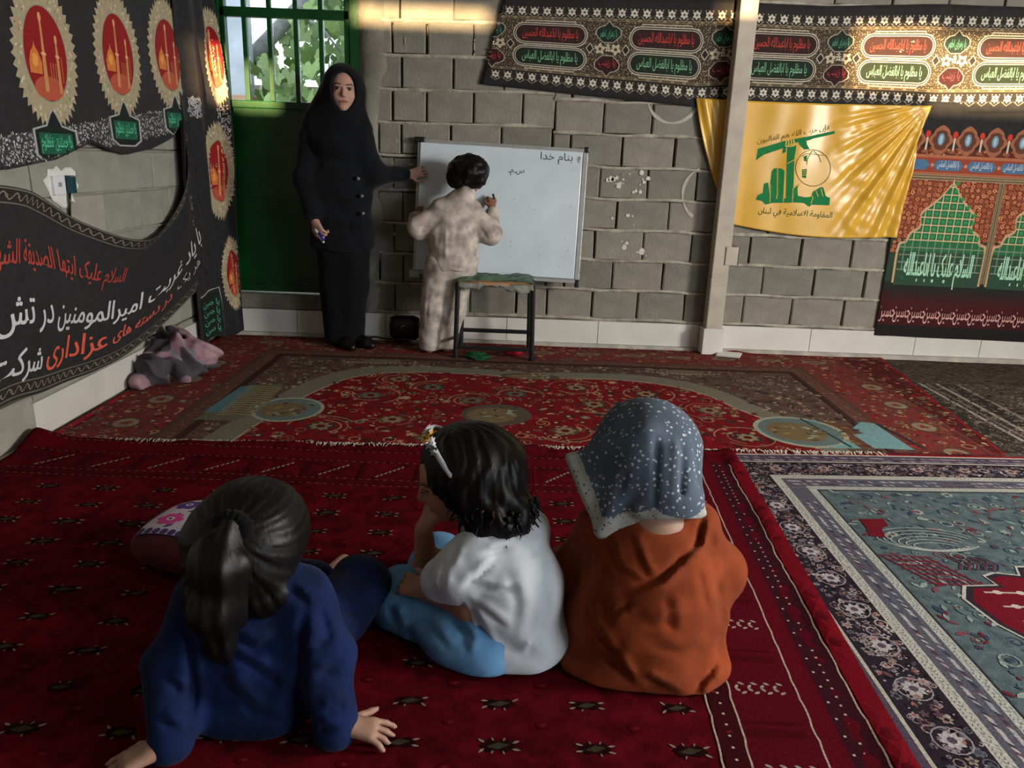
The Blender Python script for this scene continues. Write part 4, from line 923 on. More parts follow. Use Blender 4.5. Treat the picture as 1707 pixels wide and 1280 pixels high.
Q = np.vstack([np.stack([I[:-1, :-1], I[1:, :-1], I[1:, 1:], I[:-1, 1:]], -1).reshape(-1, 4), np.stack([rim, rim+len(V), r2+len(V), r2], -1)])
link('seat_cushion', fastmesh('seat_cushion', np.vstack([V, V2]), Q), mat('worn_green_vinyl', '5f7a66', .6, .3, 24, .5, 60, c2='3f5547'), stl, smooth=True)
V = []; F = []; n = 34
for i in range(n+1):
    x = -.225+.45*i/n; h_ = .022+.026*abs(float(vnoise(x*21, 3.)))+.018*math.exp(-((x+.12)/.04)**2)+.02*math.exp(-((x-.15)/.05)**2)
    if -.09 < x < .06: h_ *= .55
    yo = -.128-.006*math.sin(x*60); V += [(x, -.126, .466), (x, yo-.004, .466-h_*.5), (x+.004*math.sin(i*3), yo, .466-h_)]
for i in range(n): F += [(3*i, 3*i+1, 3*i+4, 3*i+3), (3*i+1, 3*i+2, 3*i+5, 3*i+4)]
o = link('torn_vinyl', npmesh('torn_vinyl', V, F), mat('grey_vinyl_back', '8c8f86', .8, .2, 30), stl, smooth=True)
md = o.modifiers.new('thick', 'SOLIDIFY'); md.thickness = .002

# ------------------------------------------------------------------ small things on the floor
sp = thing('portable_speaker', 'black rounded speaker box with silver crescent by the skirting tiles', 'speaker', (-.715, 4.955, .017))
def sbox(hx_, hy, hz, e=3.2, n=28, m=20):
    V = []; F = []
    pw = lambda v, q: math.copysign(abs(v)**q, v)
    for i in range(m+1):
        ph = -math.pi/2+math.pi*i/m
        for k in range(n):
            th = 2*math.pi*k/n; c = pw(math.cos(ph), 2/e); V.append((hx_*c*pw(math.cos(th), 2/e), hy*c*pw(math.sin(th), 2/e), hz*pw(math.sin(ph), 2/e)))
    for i in range(m):
        for k in range(n): F.append((i*n+k, i*n+(k+1) % n, (i+1)*n+(k+1) % n, (i+1)*n+k))
    return V, F
V, F = sbox(.105, .058, .078); q = MB(); q.add([(v[0], v[1], v[2]+.09) for v in V], F); q.build('case', M_dark, sp, True)
V, F = sbox(.075, .05, .02); q = MB(); q.add([(v[0], v[1], v[2]+.02) for v in V], F); q.build('foot_block', M_dark, sp, True)
th = np.linspace(.5, 4.6, 14); q = MB(); q.tube([(.0+.016*math.cos(t), -.060-.002*math.sin(t), .10+.018*math.sin(t)) for t in th], [.0035*math.sin(math.pi*(i+.6)/14.6)+.001 for i in range(14)], 8); q.build('crescent_emblem', mat('chrome', 'd0d2d4', .2, .02, 5, metal=1), sp, True)
q = MB(); q.tube([(-.095, -.02, .155), (-.06, -.02, .172), (.06, -.02, .172), (.095, -.02, .155)], .007, 8); q.build('handle', M_dark, sp, True)
q = MB(); q.tube([(.03, -.075, .01), (.115, -.08, .012)], .006, 8); q.tube([(.035, -.085, .024), (.11, -.09, .026)], .005, 8); q.build('antenna', mat('chrome', 'd0d2d4', .2, .02, 5, metal=1), sp, True)
q = MB(); q.tube([(-.98, 4.99, .024), (-.92, 5.0, .03), (-.86, 4.985, .024), (-.81, 4.98, .022)], .005, 8); tag(q.build('power_cable', M_dark, None, True), 'black cable running along the skirting to the speaker', 'cable')
def crumple(name, loc, rx, ry, rz, seed, m, label, cat, spike=.5):
    n, k = 40, 20; th, ph = np.meshgrid(np.linspace(0, 2*np.pi, n, endpoint=False), np.linspace(0, np.pi/2, k+1), indexing='ij')
    d = 1+spike*vnoise(np.cos(th)*2.3*np.sin(ph)+seed, np.sin(th)*2.3*np.sin(ph)+4, np.cos(ph)*2.5)+.25*vnoise(np.cos(th)*6*np.sin(ph)+seed, np.sin(th)*6*np.sin(ph), np.cos(ph)*6)
    X = rx*d*np.sin(ph)*np.cos(th); Yy = ry*d*np.sin(ph)*np.sin(th); Z = rz*np.maximum(.02, d)*np.cos(ph)
    V = np.stack([X, Yy, Z], -1).reshape(-1, 3); I = np.arange(len(V)).reshape(n, k+1); J_ = np.roll(I, -1, 0)
    Q = np.stack([I[:, :-1], I[:, 1:], J_[:, 1:], J_[:, :-1]], -1).reshape(-1, 4)
    o = link(name, fastmesh(name, V, Q), m, None, loc, True); return tag(o, label, cat)
crumple('green_cloth', (-.215, 4.555, .018), .062, .035, .038, 3., mat('green_cloth', '0f4a2c', .8, .25, 40), 'crumpled dark green cloth lying under the front of the stool', 'cloth')
# red pouch with flap
q0 = thing('red_pouch', 'small red pouch with pale zip lying under the stool', 'pouch', (.0, 4.69, .017), R(8))
V, F = sbox(.062, .032, .024, 2.6); q = MB(); q.add([(v[0], v[1]+.0, v[2]*(1+.2*math.sin(v[0]*40))+.024) for v in V], F); q.build('body', mat('red_fabric', 'a01420', .7, .2, 40, .2, 100), q0, True)
q = MB(); q.tube([(-.05, -.018, .040), (.0, -.022, .045), (.055, -.016, .040), (.068, .0, .028)], .003, 6); q.build('zip', mat('pale_zip', 'b8aca4', .5), q0, True)
V, F = sbox(.028, .02, .012, 2.4); q = MB(); q.add([(v[0]-.085, v[1]-.01, v[2]+.012) for v in V], F); q.build('strap', mat('dark_red_fabric', '4a1a1c', .8), q0, True)
q = MB(); q.bbox((-.075, -.05, 0), (.075, .05, .010), .002); o = q.build('loose_tile', M_tile, None, False, (1.40, 4.86, .026)); o.rotation_euler = (R(4), R(-2), R(-24)); tag(o, 'loose white tile lying on the red carpet at the post foot', 'tile')

# ------------------------------------------------------------------ socket on the left wall
so = thing('wall_socket', 'white wall socket with blue charger set in a white plaster patch', 'socket', (XL+.004, 3.40, 1.015), 0)
V = []; n = 22
for k in range(n):
    t = 2*math.pi*k/n; r_ = 1+.3*float(vnoise(k*1.1, 5.)); V.append((.0, .115*r_*math.cos(t)-.005, .085*r_*math.sin(t)))
q = MB(); q.add([(.001+.0, v[1], v[2]) for v in V]+[(.006, v[1]*.92, v[2]*.92) for v in V], [tuple(range(n, 2*n))]+[(k, (k+1) % n, n+(k+1) % n, n+k) for k in range(n)]); q.build('plaster_patch', mat('white_plaster', 'dcdcd8', .9, .1, 10, .3, 40), so)
q = MB(); q.bbox((.004, -.085, -.035), (.02, .0, .045), .004); q.build('socket_plate', mat('socket_plastic', 'd9dde0', .35, .03, 5, spec=.5), so)
q = MB(); q.bbox((.018, -.055, -.0), (.0215, -.03, .018), .003); q.build('socket_hole', mat('socket_grey', '8d9298', .5), so)
q = MB(); q.bbox((.004, .005, -.03), (.04, .05, .045), .006); q.build('charger', mat('blue_plastic', '1f4654', .35, .2, 10, spec=.5), so)
q = MB(); q.tube([(.02, .02, -.03), (.018, .015, -.07), (.012, .018, -.10), (.008, .02, -.13)], .006, 8); q.build('plug_cable', M_dark, so, True)

# ------------------------------------------------------------------ cushion behind the boy in navy
M_vel = mat('crimson_velvet', '4f0a16', .92, .25, 20, .2, 200, sheen=.05)
cu = thing('floral_cushion', 'crimson cushion with white floral panel lying on the gul carpet', 'cushion', (-.885, 2.055, .022), R(-14))
V, F = sbox(.20, .17, .062, 2.7, 36, 20); q = MB(); q.add([(v[0]*(1+.03*math.sin(v[1]*30)), v[1], v[2]*(1-.35*(v[0]/.2)**2*(v[1]/.17)**2)+.066) for v in V], F); q.build('cover', M_vel, cu, True)
sQ = Surf(lambda a, b: np.stack([a, b, .066+.0635*np.clip(1-np.abs(a/.2)**2.7-np.abs(b/.17)**2.7, .02, 1)**(1/2.7)], -1))
P = Print(sQ, .002, .0006, .02)
P.rect(-.15, -.115, .15, .125, 'c7bccb', 0)
for k in range(12): P.ell(-.14+k*.0255, -.105, .011, .014, '4a3a6e', 1, 10)
for x, y, c in ((-.09, -.04, 'd24a96'), (.0, .03, 'd24a96'), (.08, -.03, '6a4a9c'), (-.10, .06, '5a3f8c'), (.09, .07, 'd24a96')):
    for k in range(6): P.ell(x+.026*math.cos(k*1.05), y+.022*math.sin(k*1.05), .016, .014, c, 1.5, 9)
    P.ell(x, y, .012, .011, 'e9d9e4', 2.2, 8); P.ell(x, y, .006, .006, '33204a', 2.6, 7)
for k in range(16): P.leaf(rc.uniform(-.13, .13), rc.uniform(-.08, .11), .03, .012, rc.uniform(0, 6), rc.choice(('4a3a6e', '6a3a5a', '3f5a4a')), 1.2)
P.build('printed_panel', M_print, cu)

# ------------------------------------------------------------------ outside the door: post, low wall, vine
M_leaf = [mat('vine_leaf_%d' % i, c, .5, .25, 12, .1, 40, spec=.4) for i, c in enumerate(('6f8f4c', '84a35c', '58783c', '94ad74'))]
for m_ in M_leaf:
    b_ = m_.node_tree.nodes['Principled BSDF']; b_.inputs['Subsurface Weight'].default_value = .0
pp = thing('porch_post', 'pale blue white post standing outside behind the door window', 'post', (-2.40, 7.0, 0))
q = MB(); q.bbox((-.085, -.08, 0), (.085, .08, 3.2), .008); q.build('shaft', mat('pale_blue_paint', 'b9c4cc', .6, .12, 6), pp)
q = MB(); q.bbox((-.10, -.095, 1.42), (.10, .095, 1.64), .01); q.build('painted_sunlight_band', mat('painted_sunlight', 'c2a184', .9, .15, 8), pp)  # orange sunlight on the post's lower part, put into an added band's colour
gw = thing('garden_wall', 'low grey block wall outside below the vine leaves', 'wall', (-1.6, 7.9, 0))
for r_ in range(9):
    for k in range(8):
        q = _bm[list(_bm)[k % len(_bm)]]; o = bpy.data.objects.new('block', q); COL.objects.link(o); o.parent = gw
        l_ = max(v.co.x for v in q.vertices)-min(v.co.x for v in q.vertices); h_ = max(v.co.z for v in q.vertices)-min(v.co.z for v in q.vertices)
        o.scale = (.385/l_, 1.2, .185/h_); o.location = (-1.5+k*.4+(.2 if r_ % 2 else 0), 0, .1+r_*.195)
q = MB(); q.bbox((-1.9, -.04, 1.755), (1.9, .2, 1.80), .008); q.build('coping', M_plaster, gw)
og = MB(); og.box((-8, 5.36, -.3), (8, 16, -.05)); struct(og.build('yard_ground', mat('yard_earth', '8c7c66', .95, .2, 3)))
vn = thing('grape_vine', 'leafy vine tree with slanting grey trunk seen through the door window', 'tree', (-2.6, 6.9, 0))
vn.location = (0, 0, 0)
q = MB(); q.tube([(-3.3, 7.3, -.1), (-2.9, 7.25, 1.2), (-2.36, 7.2, 1.98), (-1.90, 7.2, 2.42), (-1.3, 7.3, 2.9)], [.10, .085, .068, .06, .05], 12); q.build('trunk', mat('grey_bark', '8d8f8c', .9, .25, 14, .6, 40), vn, True)
for p_ in ([(-2.0, 7.2, 2.35), (-1.7, 7.0, 2.2), (-1.45, 6.95, 1.9)], [(-1.6, 7.25, 2.65), (-1.3, 7.1, 2.4), (-1.15, 7.0, 2.0)], [(-2.36, 7.2, 1.98), (-2.2, 7.1, 1.8), (-2.05, 7.0, 1.72)]):
    q = MB(); q.tube(p_, [.018, .012, .006], 8); q.build('branch', MATS['grey_bark'], vn, True)
def leaf_mesh(k):
    r = random.Random(k); ang = np.linspace(-math.pi, math.pi, 17); rad = []
    for a in ang: rad.append(.55+.45*abs(math.cos(2.5*a))**.7+r.uniform(-.06, .06) if abs(a) < 2.9 else .12)
    V = [(0, 0, 0)]+[(rad[i]*math.sin(a), -rad[i]*math.cos(a)+.0, -.18*rad[i]**2+.10*abs(math.sin(a))+r.uniform(-.04, .04)) for i, a in enumerate(ang)]
    F = [(0, i+1, i+2) for i in range(16)]
    return npmesh('leaf', V, F)
LM = []
for k in range(8):
    me = leaf_mesh(k); me.materials.append(M_leaf[k % 4]); me.polygons.foreach_set('use_smooth', [True]*len(me.polygons)); LM.append(me)
rl = random.Random(9)
for i in range(285):
    o = bpy.data.objects.new('leaf', LM[rl.randrange(8)]); COL.objects.link(o); o.parent = vn
    y_ = rl.uniform(6.5, 8.0); kx = y_/7.0
    while True:
        x_ = rl.uniform(-2.38, -1.0); z_ = rl.uniform(1.5, 2.75)
        if not (x_ < -1.9 and z_ > 2.15+.9*(x_+2.1)) and rl.random() < (1.0 if z_ < 2.25 else .62): break
    o.location = (x_*kx+.1, y_, 1.19+(z_-1.19)*kx); s_ = rl.uniform(.065, .11); o.scale = (s_, s_, s_)
    o.rotation_euler = (R(rl.uniform(35, 115)), R(rl.uniform(-40, 40)), R(rl.uniform(-60, 60)))

# ------------------------------------------------------------------ bodies and clothes: smooth fields turned into one continuous surface
class Field:
    def __init__(s, lo, hi, res):
        s.res = res; s.ax = [np.arange(lo[i], hi[i]+res, res, dtype=np.float32) for i in range(3)]
        s.D = np.full([len(a) for a in s.ax], .4, np.float32)
    def _win(s, lo, hi):
        sl = []
        for i in range(3):
            a = np.searchsorted(s.ax[i], lo[i]); b = np.searchsorted(s.ax[i], hi[i]); sl.append(slice(max(0, a-1), min(len(s.ax[i]), b+1)))
        g = np.meshgrid(*[s.ax[i][sl[i]] for i in range(3)], indexing='ij', sparse=True); return tuple(sl), g
    def _put(s, sl, d, k, sub):
        D = s.D[sl]
        if sub:
            d = -d; h = np.maximum(k-np.abs(D-d), 0)/k if k > 0 else 0; s.D[sl] = np.maximum(D, d)+h*h*k/4
        else:
            h = np.maximum(k-np.abs(D-d), 0)/k if k > 0 else 0; s.D[sl] = np.minimum(D, d)-h*h*k/4
    def cap(s, a, b, ra, rb=None, k=.02, sc=(1, 1, 1), sub=False):
        rb = ra if rb is None else rb; a = np.array(a, float); b = np.array(b, float); sc = np.array(sc, float); m = max(ra, rb)*max(1, sc.max())+k+.03
        sl, g = s._win(np.minimum(a, b)-m, np.maximum(a, b)+m)
        ab = (b-a)/sc; L = float(ab@ab)+1e-9; p = [(g[i]-a[i])/sc[i] for i in range(3)]
        t = np.clip((p[0]*ab[0]+p[1]*ab[1]+p[2]*ab[2])/L, 0, 1)
        d = np.sqrt((p[0]-t*ab[0])**2+(p[1]-t*ab[1])**2+(p[2]-t*ab[2])**2)-(ra+(rb-ra)*t)
        s._put(sl, d*min(1, sc.min()), k, sub); return s
    def chain(s, pts, rs, k=.02, sc=(1, 1, 1)):
        for i in range(len(pts)-1): s.cap(pts[i], pts[i+1], rs[i], rs[i+1], k, sc)
        return s
    def ell(s, c, r, k=.02, ax=None, sub=False):
        c = np.array(c, float); r = np.array(r, float); m = r.max()+k+.03; sl, g = s._win(c-m, c+m); p = [g[i]-c[i] for i in range(3)]
        if ax is not None: A = [np.array(v, float)/np.linalg.norm(v) for v in ax]; p = [p[0]*v[0]+p[1]*v[1]+p[2]*v[2] for v in A]
        k0 = np.sqrt((p[0]/r[0])**2+(p[1]/r[1])**2+(p[2]/r[2])**2)+1e-6; k1 = np.sqrt((p[0]/r[0]**2)**2+(p[1]/r[1]**2)**2+(p[2]/r[2]**2)**2)+1e-6
        s._put(sl, k0*(k0-1)/k1, k, sub); return s
    def tri(s, a, b, c, r, k=.02, sub=False):
        a, b, c = [np.array(v, float) for v in (a, b, c)]; m = r+k+.03; lo = np.minimum(np.minimum(a, b), c)-m; hi = np.maximum(np.maximum(a, b), c)+m; sl, g = s._win(lo, hi)
        P_ = np.stack(np.broadcast_arrays(*g), -1).astype(np.float32); ba, cb, ac = b-a, c-b, a-c; n = np.cross(ba, ac); pa, pb, pc = P_-a, P_-b, P_-c
        sg = np.sign(pa@np.cross(ba, n))+np.sign(pb@np.cross(cb, n))+np.sign(pc@np.cross(ac, n))
        def seg(q, e): t = np.clip((q@e)/(e@e), 0, 1)[..., None]; w_ = q-t*e; return (w_*w_).sum(-1)
        dd = np.where(sg < 2, np.minimum(np.minimum(seg(pa, ba), seg(pb, cb)), seg(pc, ac)), (pa@n)**2/(n@n))
        s._put(sl, np.sqrt(dd)-r, k, sub); return s
    def disp(s, fn):
        m = np.abs(s.D) < .06; i = np.nonzero(m); s.D[m] += fn(s.ax[0][i[0]], s.ax[1][i[1]], s.ax[2][i[2]]).astype(np.float32); return s
    def groove(s, a, b, w_, depth):
        """a crease (depth > 0) or a fold ridge (depth < 0) along the line a-b"""
        a = np.array(a, float); b = np.array(b, float); ab = b-a; L = ab@ab
        def f(x, y, z):
            p = np.stack([x-a[0], y-a[1], z-a[2]], -1); t = np.clip(p@ab/L, 0, 1); d2 = ((p-t[:, None]*ab)**2).sum(-1); return depth*np.exp(-d2/(w_*w_))*np.clip(4*np.minimum(t+.12, 1.12-t), 0, 1)
        return s.disp(f)
    def crease(s, lines, v, y0, ymax, w_=.009, depth=.010):
        """sewn or pressed creases on the side facing -v: polylines (x, z) given at depth y0"""
        v = np.array(v, float); v /= np.linalg.norm(v); e1 = np.array([v[1], -v[0], 0]); e1 /= np.linalg.norm(e1); e2 = np.cross(v, e1)
        for ln in lines:
            P3 = np.array([(p[0], y0, p[1]) for p in ln]); P2 = np.stack([P3@e1, P3@e2], -1)
            def f(x, y, z):
                q = np.stack([x*e1[0]+y*e1[1]+z*e1[2], x*e2[0]+y*e2[1]+z*e2[2]], -1); best = np.full(len(x), 9., np.float32); sg = np.zeros(len(x), np.float32); tt = np.zeros(len(x), np.float32)
                for i in range(len(P2)-1):
                    ab = P2[i+1]-P2[i]; p = q-P2[i]; t = np.clip(p@ab/(ab@ab), 0, 1); d = np.linalg.norm(p-t[:, None]*ab, axis=1); m = d < best
                    best[m] = d[m]; sg[m] = np.sign(p[m, 0]*ab[1]-p[m, 1]*ab[0]); tt[m] = (i+t[m])/(len(P2)-1)
                sd = best*sg; end = np.clip(2.6*np.minimum(tt+.03, 1.03-tt), 0, 1); end = end*end*(3-2*end)*(.75+.25*vnoise(tt*7+ln[0][0]*90, 1.))
                return np.where(y < ymax, depth*end*(np.exp(-(sd/w_)**2)-.75*np.exp(-((sd-1.9*w_)/(1.5*w_))**2)), 0)
            s.disp(f)
        return s
    def floor(s, z0):
        s.D = np.maximum(s.D, (z0-s.ax[2])[None, None, :]); return s
    def surface(s, relax=1):
        D = s.D; S = D < 0; nx, ny, nz = D.shape
        c = sum(S[i:nx-1+i, j:ny-1+j, l:nz-1+l].astype(np.int8) for i in (0, 1) for j in (0, 1) for l in (0, 1))
        act = (c > 0) & (c < 8); idx = np.argwhere(act); ids = np.full(act.shape, -1, np.int32); ids[act] = np.arange(len(idx))
        P_ = np.zeros((len(idx), 3)); W = np.zeros(len(idx)); I = idx.T
        for ax in range(3):
            o1, o2 = [a for a in range(3) if a != ax]
            for u in (0, 1):
                for v in (0, 1):
                    p = [I[0].copy(), I[1].copy(), I[2].copy()]; p[o1] = p[o1]+u; p[o2] = p[o2]+v; q = [x.copy() for x in p]; q[ax] += 1
                    a, b = D[tuple(p)], D[tuple(q)]; m = (a < 0) != (b < 0); t = np.where(m, a/(a-b+1e-12), 0)
                    X = np.stack(p, -1).astype(float); X[:, ax] += t; P_[m] += X[m]; W[m] += 1
        P_ /= W[:, None]; Q = []
        for ax in range(3):
            o1, o2 = [(1, 2), (2, 0), (0, 1)][ax]; n = D.shape
            a = [slice(None)]*3; b = [slice(None)]*3; a[ax] = slice(0, n[ax]-1); b[ax] = slice(1, n[ax]); a[o1] = b[o1] = slice(1, n[o1]-1); a[o2] = b[o2] = slice(1, n[o2]-1)
            sa, sb = S[tuple(a)], S[tuple(b)]; e = np.argwhere(sa != sb); flip = sa[tuple(e.T)]
            e = e.copy(); e[:, o1] += 1; e[:, o2] += 1
            def cell(u, v): f = e.copy(); f[:, o1] -= u; f[:, o2] -= v; return ids[tuple(f.T)]
            q = np.stack([cell(1, 1), cell(0, 1), cell(0, 0), cell(1, 0)], -1); q[~flip] = q[~flip][:, ::-1]; Q.append(q)
        Q = np.concatenate(Q); Q = Q[(Q >= 0).all(1)]
        V = np.stack([s.ax[i][0]+P_[:, i]*s.res for i in range(3)], -1)
        for _ in range(relax):
            A = np.zeros_like(V); N = np.zeros(len(V))
            for i in range(4):
                f, t = Q[:, i], Q[:, (i+1) % 4]; np.add.at(A, f, V[t]); np.add.at(N, f, 1); np.add.at(A, t, V[f]); np.add.at(N, t, 1)
            V = V*.4+.6*A/np.maximum(N, 1)[:, None]
        return V, Q
    def build(s, name, m, parent, color=None, relax=1, pick=None):
        s.floor(s.ax[2][0]+2.2*s.res) if s.ax[2][0] < .05 else None
        V, Q = s.surface(relax); me = fastmesh(name, V, Q); o = link(name, me, m, parent, smooth=True)
        if color is not None: setcol(me, color(V))
        if pick is not None: me.polygons.foreach_set('material_index', pick(V[Q].mean(1)).astype(np.int32))
        return o
def frame(f, up_=(0, 0, 1), tilt=0):
    f = np.array(f, float); f /= np.linalg.norm(f); u = np.array(up_, float); u -= f*(u@f); u /= np.linalg.norm(u); r = np.cross(f, u)
    c, s_ = math.cos(tilt), math.sin(tilt); u2 = u*c+r*s_; return f, u2, np.cross(f, u2)
def head(S, C, fr, h, ears=True):
    f, u, r = fr; C = np.array(C, float); P_ = lambda a, b, c: C+r*a*h+f*b*h+u*c*h
    S.ell(P_(0, -.05, .10), (.345*h, .42*h, .40*h), .04*h, (r, f, u)); S.ell(P_(0, .10, -.17), (.265*h, .29*h, .325*h), .12*h, (r, f, u))
    S.ell(P_(0, .27, -.43), (.085*h, .07*h, .06*h), .10*h, (r, f, u))
    for sx in (-1, 1):
        S.ell(P_(sx*.15, .24, -.14), (.10*h, .11*h, .10*h), .10*h, (r, f, u))
        S.ell(P_(sx*.145, .435, .03), (.075*h, .075*h, .05*h), .05*h, (r, f, u), sub=True); S.ell(P_(sx*.145, .335, .025), (.062*h, .062*h, .055*h), .02*h, (r, f, u))
        S.cap(P_(sx*.07, .385, .085), P_(sx*.22, .34, .095), .022*h, .016*h, .04*h)
        if ears: S.ell(P_(sx*.345, -.03, -.02), (.04*h, .07*h, .115*h), .03*h, (r, f, u))
    S.cap(P_(0, .375, .05), P_(0, .455, -.12), .03*h, .045*h, .05*h); S.ell(P_(0, .40, -.145), (.075*h, .05*h, .035*h), .03*h, (r, f, u))
    S.cap(P_(-.075, .355, -.255), P_(.075, .355, -.255), .026*h, None, .025*h); S.cap(P_(-.06, .35, -.30), P_(.06, .35, -.30), .028*h, None, .025*h)
def face_color(C, fr, h, skin=(.60, .42, .33), shade=None):
    f, u, r = fr; C = np.array(C, float)
    def fn(V):
        q = (V-C)/h; a, b, c = np.abs(q@r), q@f, q@u; col = np.tile(lin(skin), (len(V), 1))
        def paint(m, cc, k=1.): col[m] = col[m]*(1-k)+np.array(lin(cc))*k
        near_ = (np.linalg.norm(q, axis=1) < .75) & (b > .2)
        paint(near_ & (np.abs(c+.275) < .042-.25*a) & (a < .115), (.55, .27, .25), .75)
        paint(near_ & (np.abs(c+.272) < .009) & (a < .10), (.30, .13, .12), .7)
        paint(near_ & (np.abs(a-.145) < .085) & (np.abs(c-(.105+.22*(a-.06)-1.6*np.maximum(a-.17, 0)**1.0*.35)) < .017), (.12, .08, .07), .85)
        paint(near_ & (((a-.145)/.07)**2+((c-.02)/.032)**2 < 1), (.55, .50, .47), .8)
        paint(near_ & (((a-.145)/.034)**2+((c-.02)/.034)**2 < 1), (.07, .05, .05), 1)
        paint(near_ & (np.abs(a-.145) < .075) & (np.abs(c-.055+.5*(a-.145)**2*8) < .012), (.08, .06, .06), .9)
        return col
    return fn
def hand(S, W, d, n, sc=1., curl=(.5, .5, .55, .6), thumb=1, spread=.12, fan=0, tcurl=.4):
    """palm and five fingers; d towards the fingertips, n the back of the hand, thumb on side +1 / -1 of d x n"""
    W = np.array(W, float); d = np.array(d, float); d /= np.linalg.norm(d); n = np.array(n, float); n -= d*(n@d); n /= np.linalg.norm(n); r = np.cross(d, n)
    S.cap(W-d*.015*sc, W+d*.02*sc, .019*sc, .021*sc, .015)
    for i in (-1.4, -.5, .5, 1.4): S.cap(W+d*.012*sc+r*i*.010*sc, W+d*.076*sc+r*i*.019*sc, .013*sc, .0115*sc, .014*sc)
    L = [.062, .074, .069, .054]; X = [1.5, .5, -.5, -1.5]
    for j in range(4):
        p = W+d*.080*sc+r*X[j]*.0195*sc*thumb; ang = .1; dd = d+r*X[j]*spread*thumb*.6; dd /= np.linalg.norm(dd)
        for k_, fr_ in enumerate((.45, .32, .25)):
            ang += curl[j]*(1.0 if k_ else .75); v = dd*math.cos(ang)-n*math.sin(ang); q = p+v*L[j]*fr_*sc*1.05; S.cap(p, q, (.0088-.0008*k_)*sc, (.0082-.0011*k_)*sc, .004*sc); p = q
    b = W+d*.020*sc+r*thumb*.022*sc; v = d*.62+r*thumb*.75-n*.25; v /= np.linalg.norm(v); m = b+v*.040*sc; S.cap(b, m, .0125*sc, .0105*sc, .012*sc)
    v2 = d*(.8)+r*thumb*(.45-tcurl*.6)-n*(.15+tcurl*.4); v2 /= np.linalg.norm(v2); m2 = m+v2*.026*sc; S.cap(m, m2, .0098*sc, .009*sc, .005*sc); S.cap(m2, m2+v2*.018*sc, .009*sc, .0072*sc, .005*sc)
M_skin = colmat('skin', .55, .08, 25, .0, 100, spec=.35, sss=.08)
def person(label): return thing('person', label, 'person')
def fabric(name, c, c2=None, rough=.88, var=.12, ns=18, bump=.15, sheen=.05): return mat(name, c, rough, var, ns, bump, 260, c2=c2, sheen=sheen, spec=.15)
def hairmat(name, c='0c0b0b', rough=.42):
    m = mat(name, c, rough, .3, 60, .12, 130, stretch=(1, 1, .25), spec=.28); return m
def folds(amp, fx, fy, fz, seed=0, w2=.5): return lambda x, y, z: amp*(np.sin(x*fx+y*fy+z*fz+2.2*vnoise(x*9+seed, y*9, z*9))*.5+w2*vnoise(x*22+seed, y*22, z*14))
FL = .030     # top of the gul carpet

# ================= child in navy, propped on both arms (front left)
K1 = person('child in navy outfit with dark ponytail, leaning back on both arms')
hd1 = frame((-.15, .95, .12)); C1 = (-.535, 1.465, .415)
S = Field((-.86, 1.14, FL-.012), (-.19, 2.06, .60), .0045); head(S, C1, hd1, .19)
S.chain([(-.53, 1.455, .335), (-.53, 1.445, .27), (-.525, 1.45, .18), (-.52, 1.475, .11)], [.038, .08, .085, .095], .05)
for sx, sh_p, el, wr, hp, kn, an in ((1, (-.435, 1.43, .295), (-.378, 1.385, .175), (-.340, 1.322, .065), (-.465, 1.51, .095), (-.385, 1.74, .115), (-.43, 1.62, .05)), (-1, (-.620, 1.435, .29), (-.672, 1.36, .16), (-.650, 1.255, .06), (-.58, 1.51, .095), (-.68, 1.78, .09), (-.50, 1.90, .05))):
    S.chain([(-.53, 1.445, .29), sh_p, el, wr], [.045, .036, .03, .021], .03); S.chain([hp, kn, an], [.07, .042, .03], .03); S.cap(an, (an[0]-sx*.03, an[1]+.10, .055), .028, .020, .02)
hand(S, (-.326, 1.318, .066), (.97, .02, -.16), (.12, -.05, 1), .84, (.22, .30, .36, .42), -1, .30, tcurl=-.4)
hand(S, (-.662, 1.243, .060), (-.85, -.45, -.18), (.0, .0, 1), .84, (.25, .25, .3, .3), 1, .25)
S.build('body', M_skin, K1, face_color(C1, hd1, .19, (.62, .48, .41)))
navy = fabric('navy_cotton', '0d1f4a', '091636', .85, .12, 14)
V1 = (-.5, 1.33, -1.0)
J_ = Field((-.88, 1.18, FL-.012), (-.24, 1.74, .46), .0052)
J_.chain([(-.515, 1.455, .085), (-.525, 1.45, .17), (-.53, 1.45, .265)], [.140, .128, .098], .05, (1.16, .95, 1)); J_.cap((-.632, 1.43, .288), (-.422, 1.425, .295), .054, None, .04)
J_.chain([(-.425, 1.425, .295), (-.372, 1.385, .178), (-.340, 1.328, .068)], [.060, .060, .044], .03); J_.chain([(-.625, 1.43, .285), (-.676, 1.363, .16), (-.652, 1.262, .055)], [.060, .060, .046], .03)
J_.cap((-.60, 1.415, .325), (-.47, 1.41, .332), .046, None, .03); J_.cap((-.46, 1.42, .345), (-.395, 1.42, .325), .030, .024, .02)
J_.cap((-.345, 1.335, .080), (-.338, 1.320, .060), .047, .048, .004); J_.cap((-.50, 1.37, .05), (-.56, 1.37, .05), .07, None, .04)
J_.disp(folds(.004, 12, 30, 55, 1))
CR1 = [[(-.386, .36), (-.404, .257), (-.414, .114), (-.4, -.005)], [(-.409, .215), (-.335, .26)], [(-.387, .159), (-.312, .205)], [(-.378, .071), (-.317, .104)], [(-.392, .041), (-.342, .036)], [(-.619, .33), (-.567, .222), (-.473, .155), (-.436, .113)], [(-.644, .316), (-.63, .119), (-.646, 0)], [(-.606, .192), (-.515, .08), (-.442, .046)], [(-.429, .378), (-.381, .327)], [(-.688, .16), (-.65, .104)], [(-.704, .057), (-.654, .022)], [(-.58, .27), (-.50, .22), (-.45, .24)], [(-.36, .33), (-.345, .24)]]
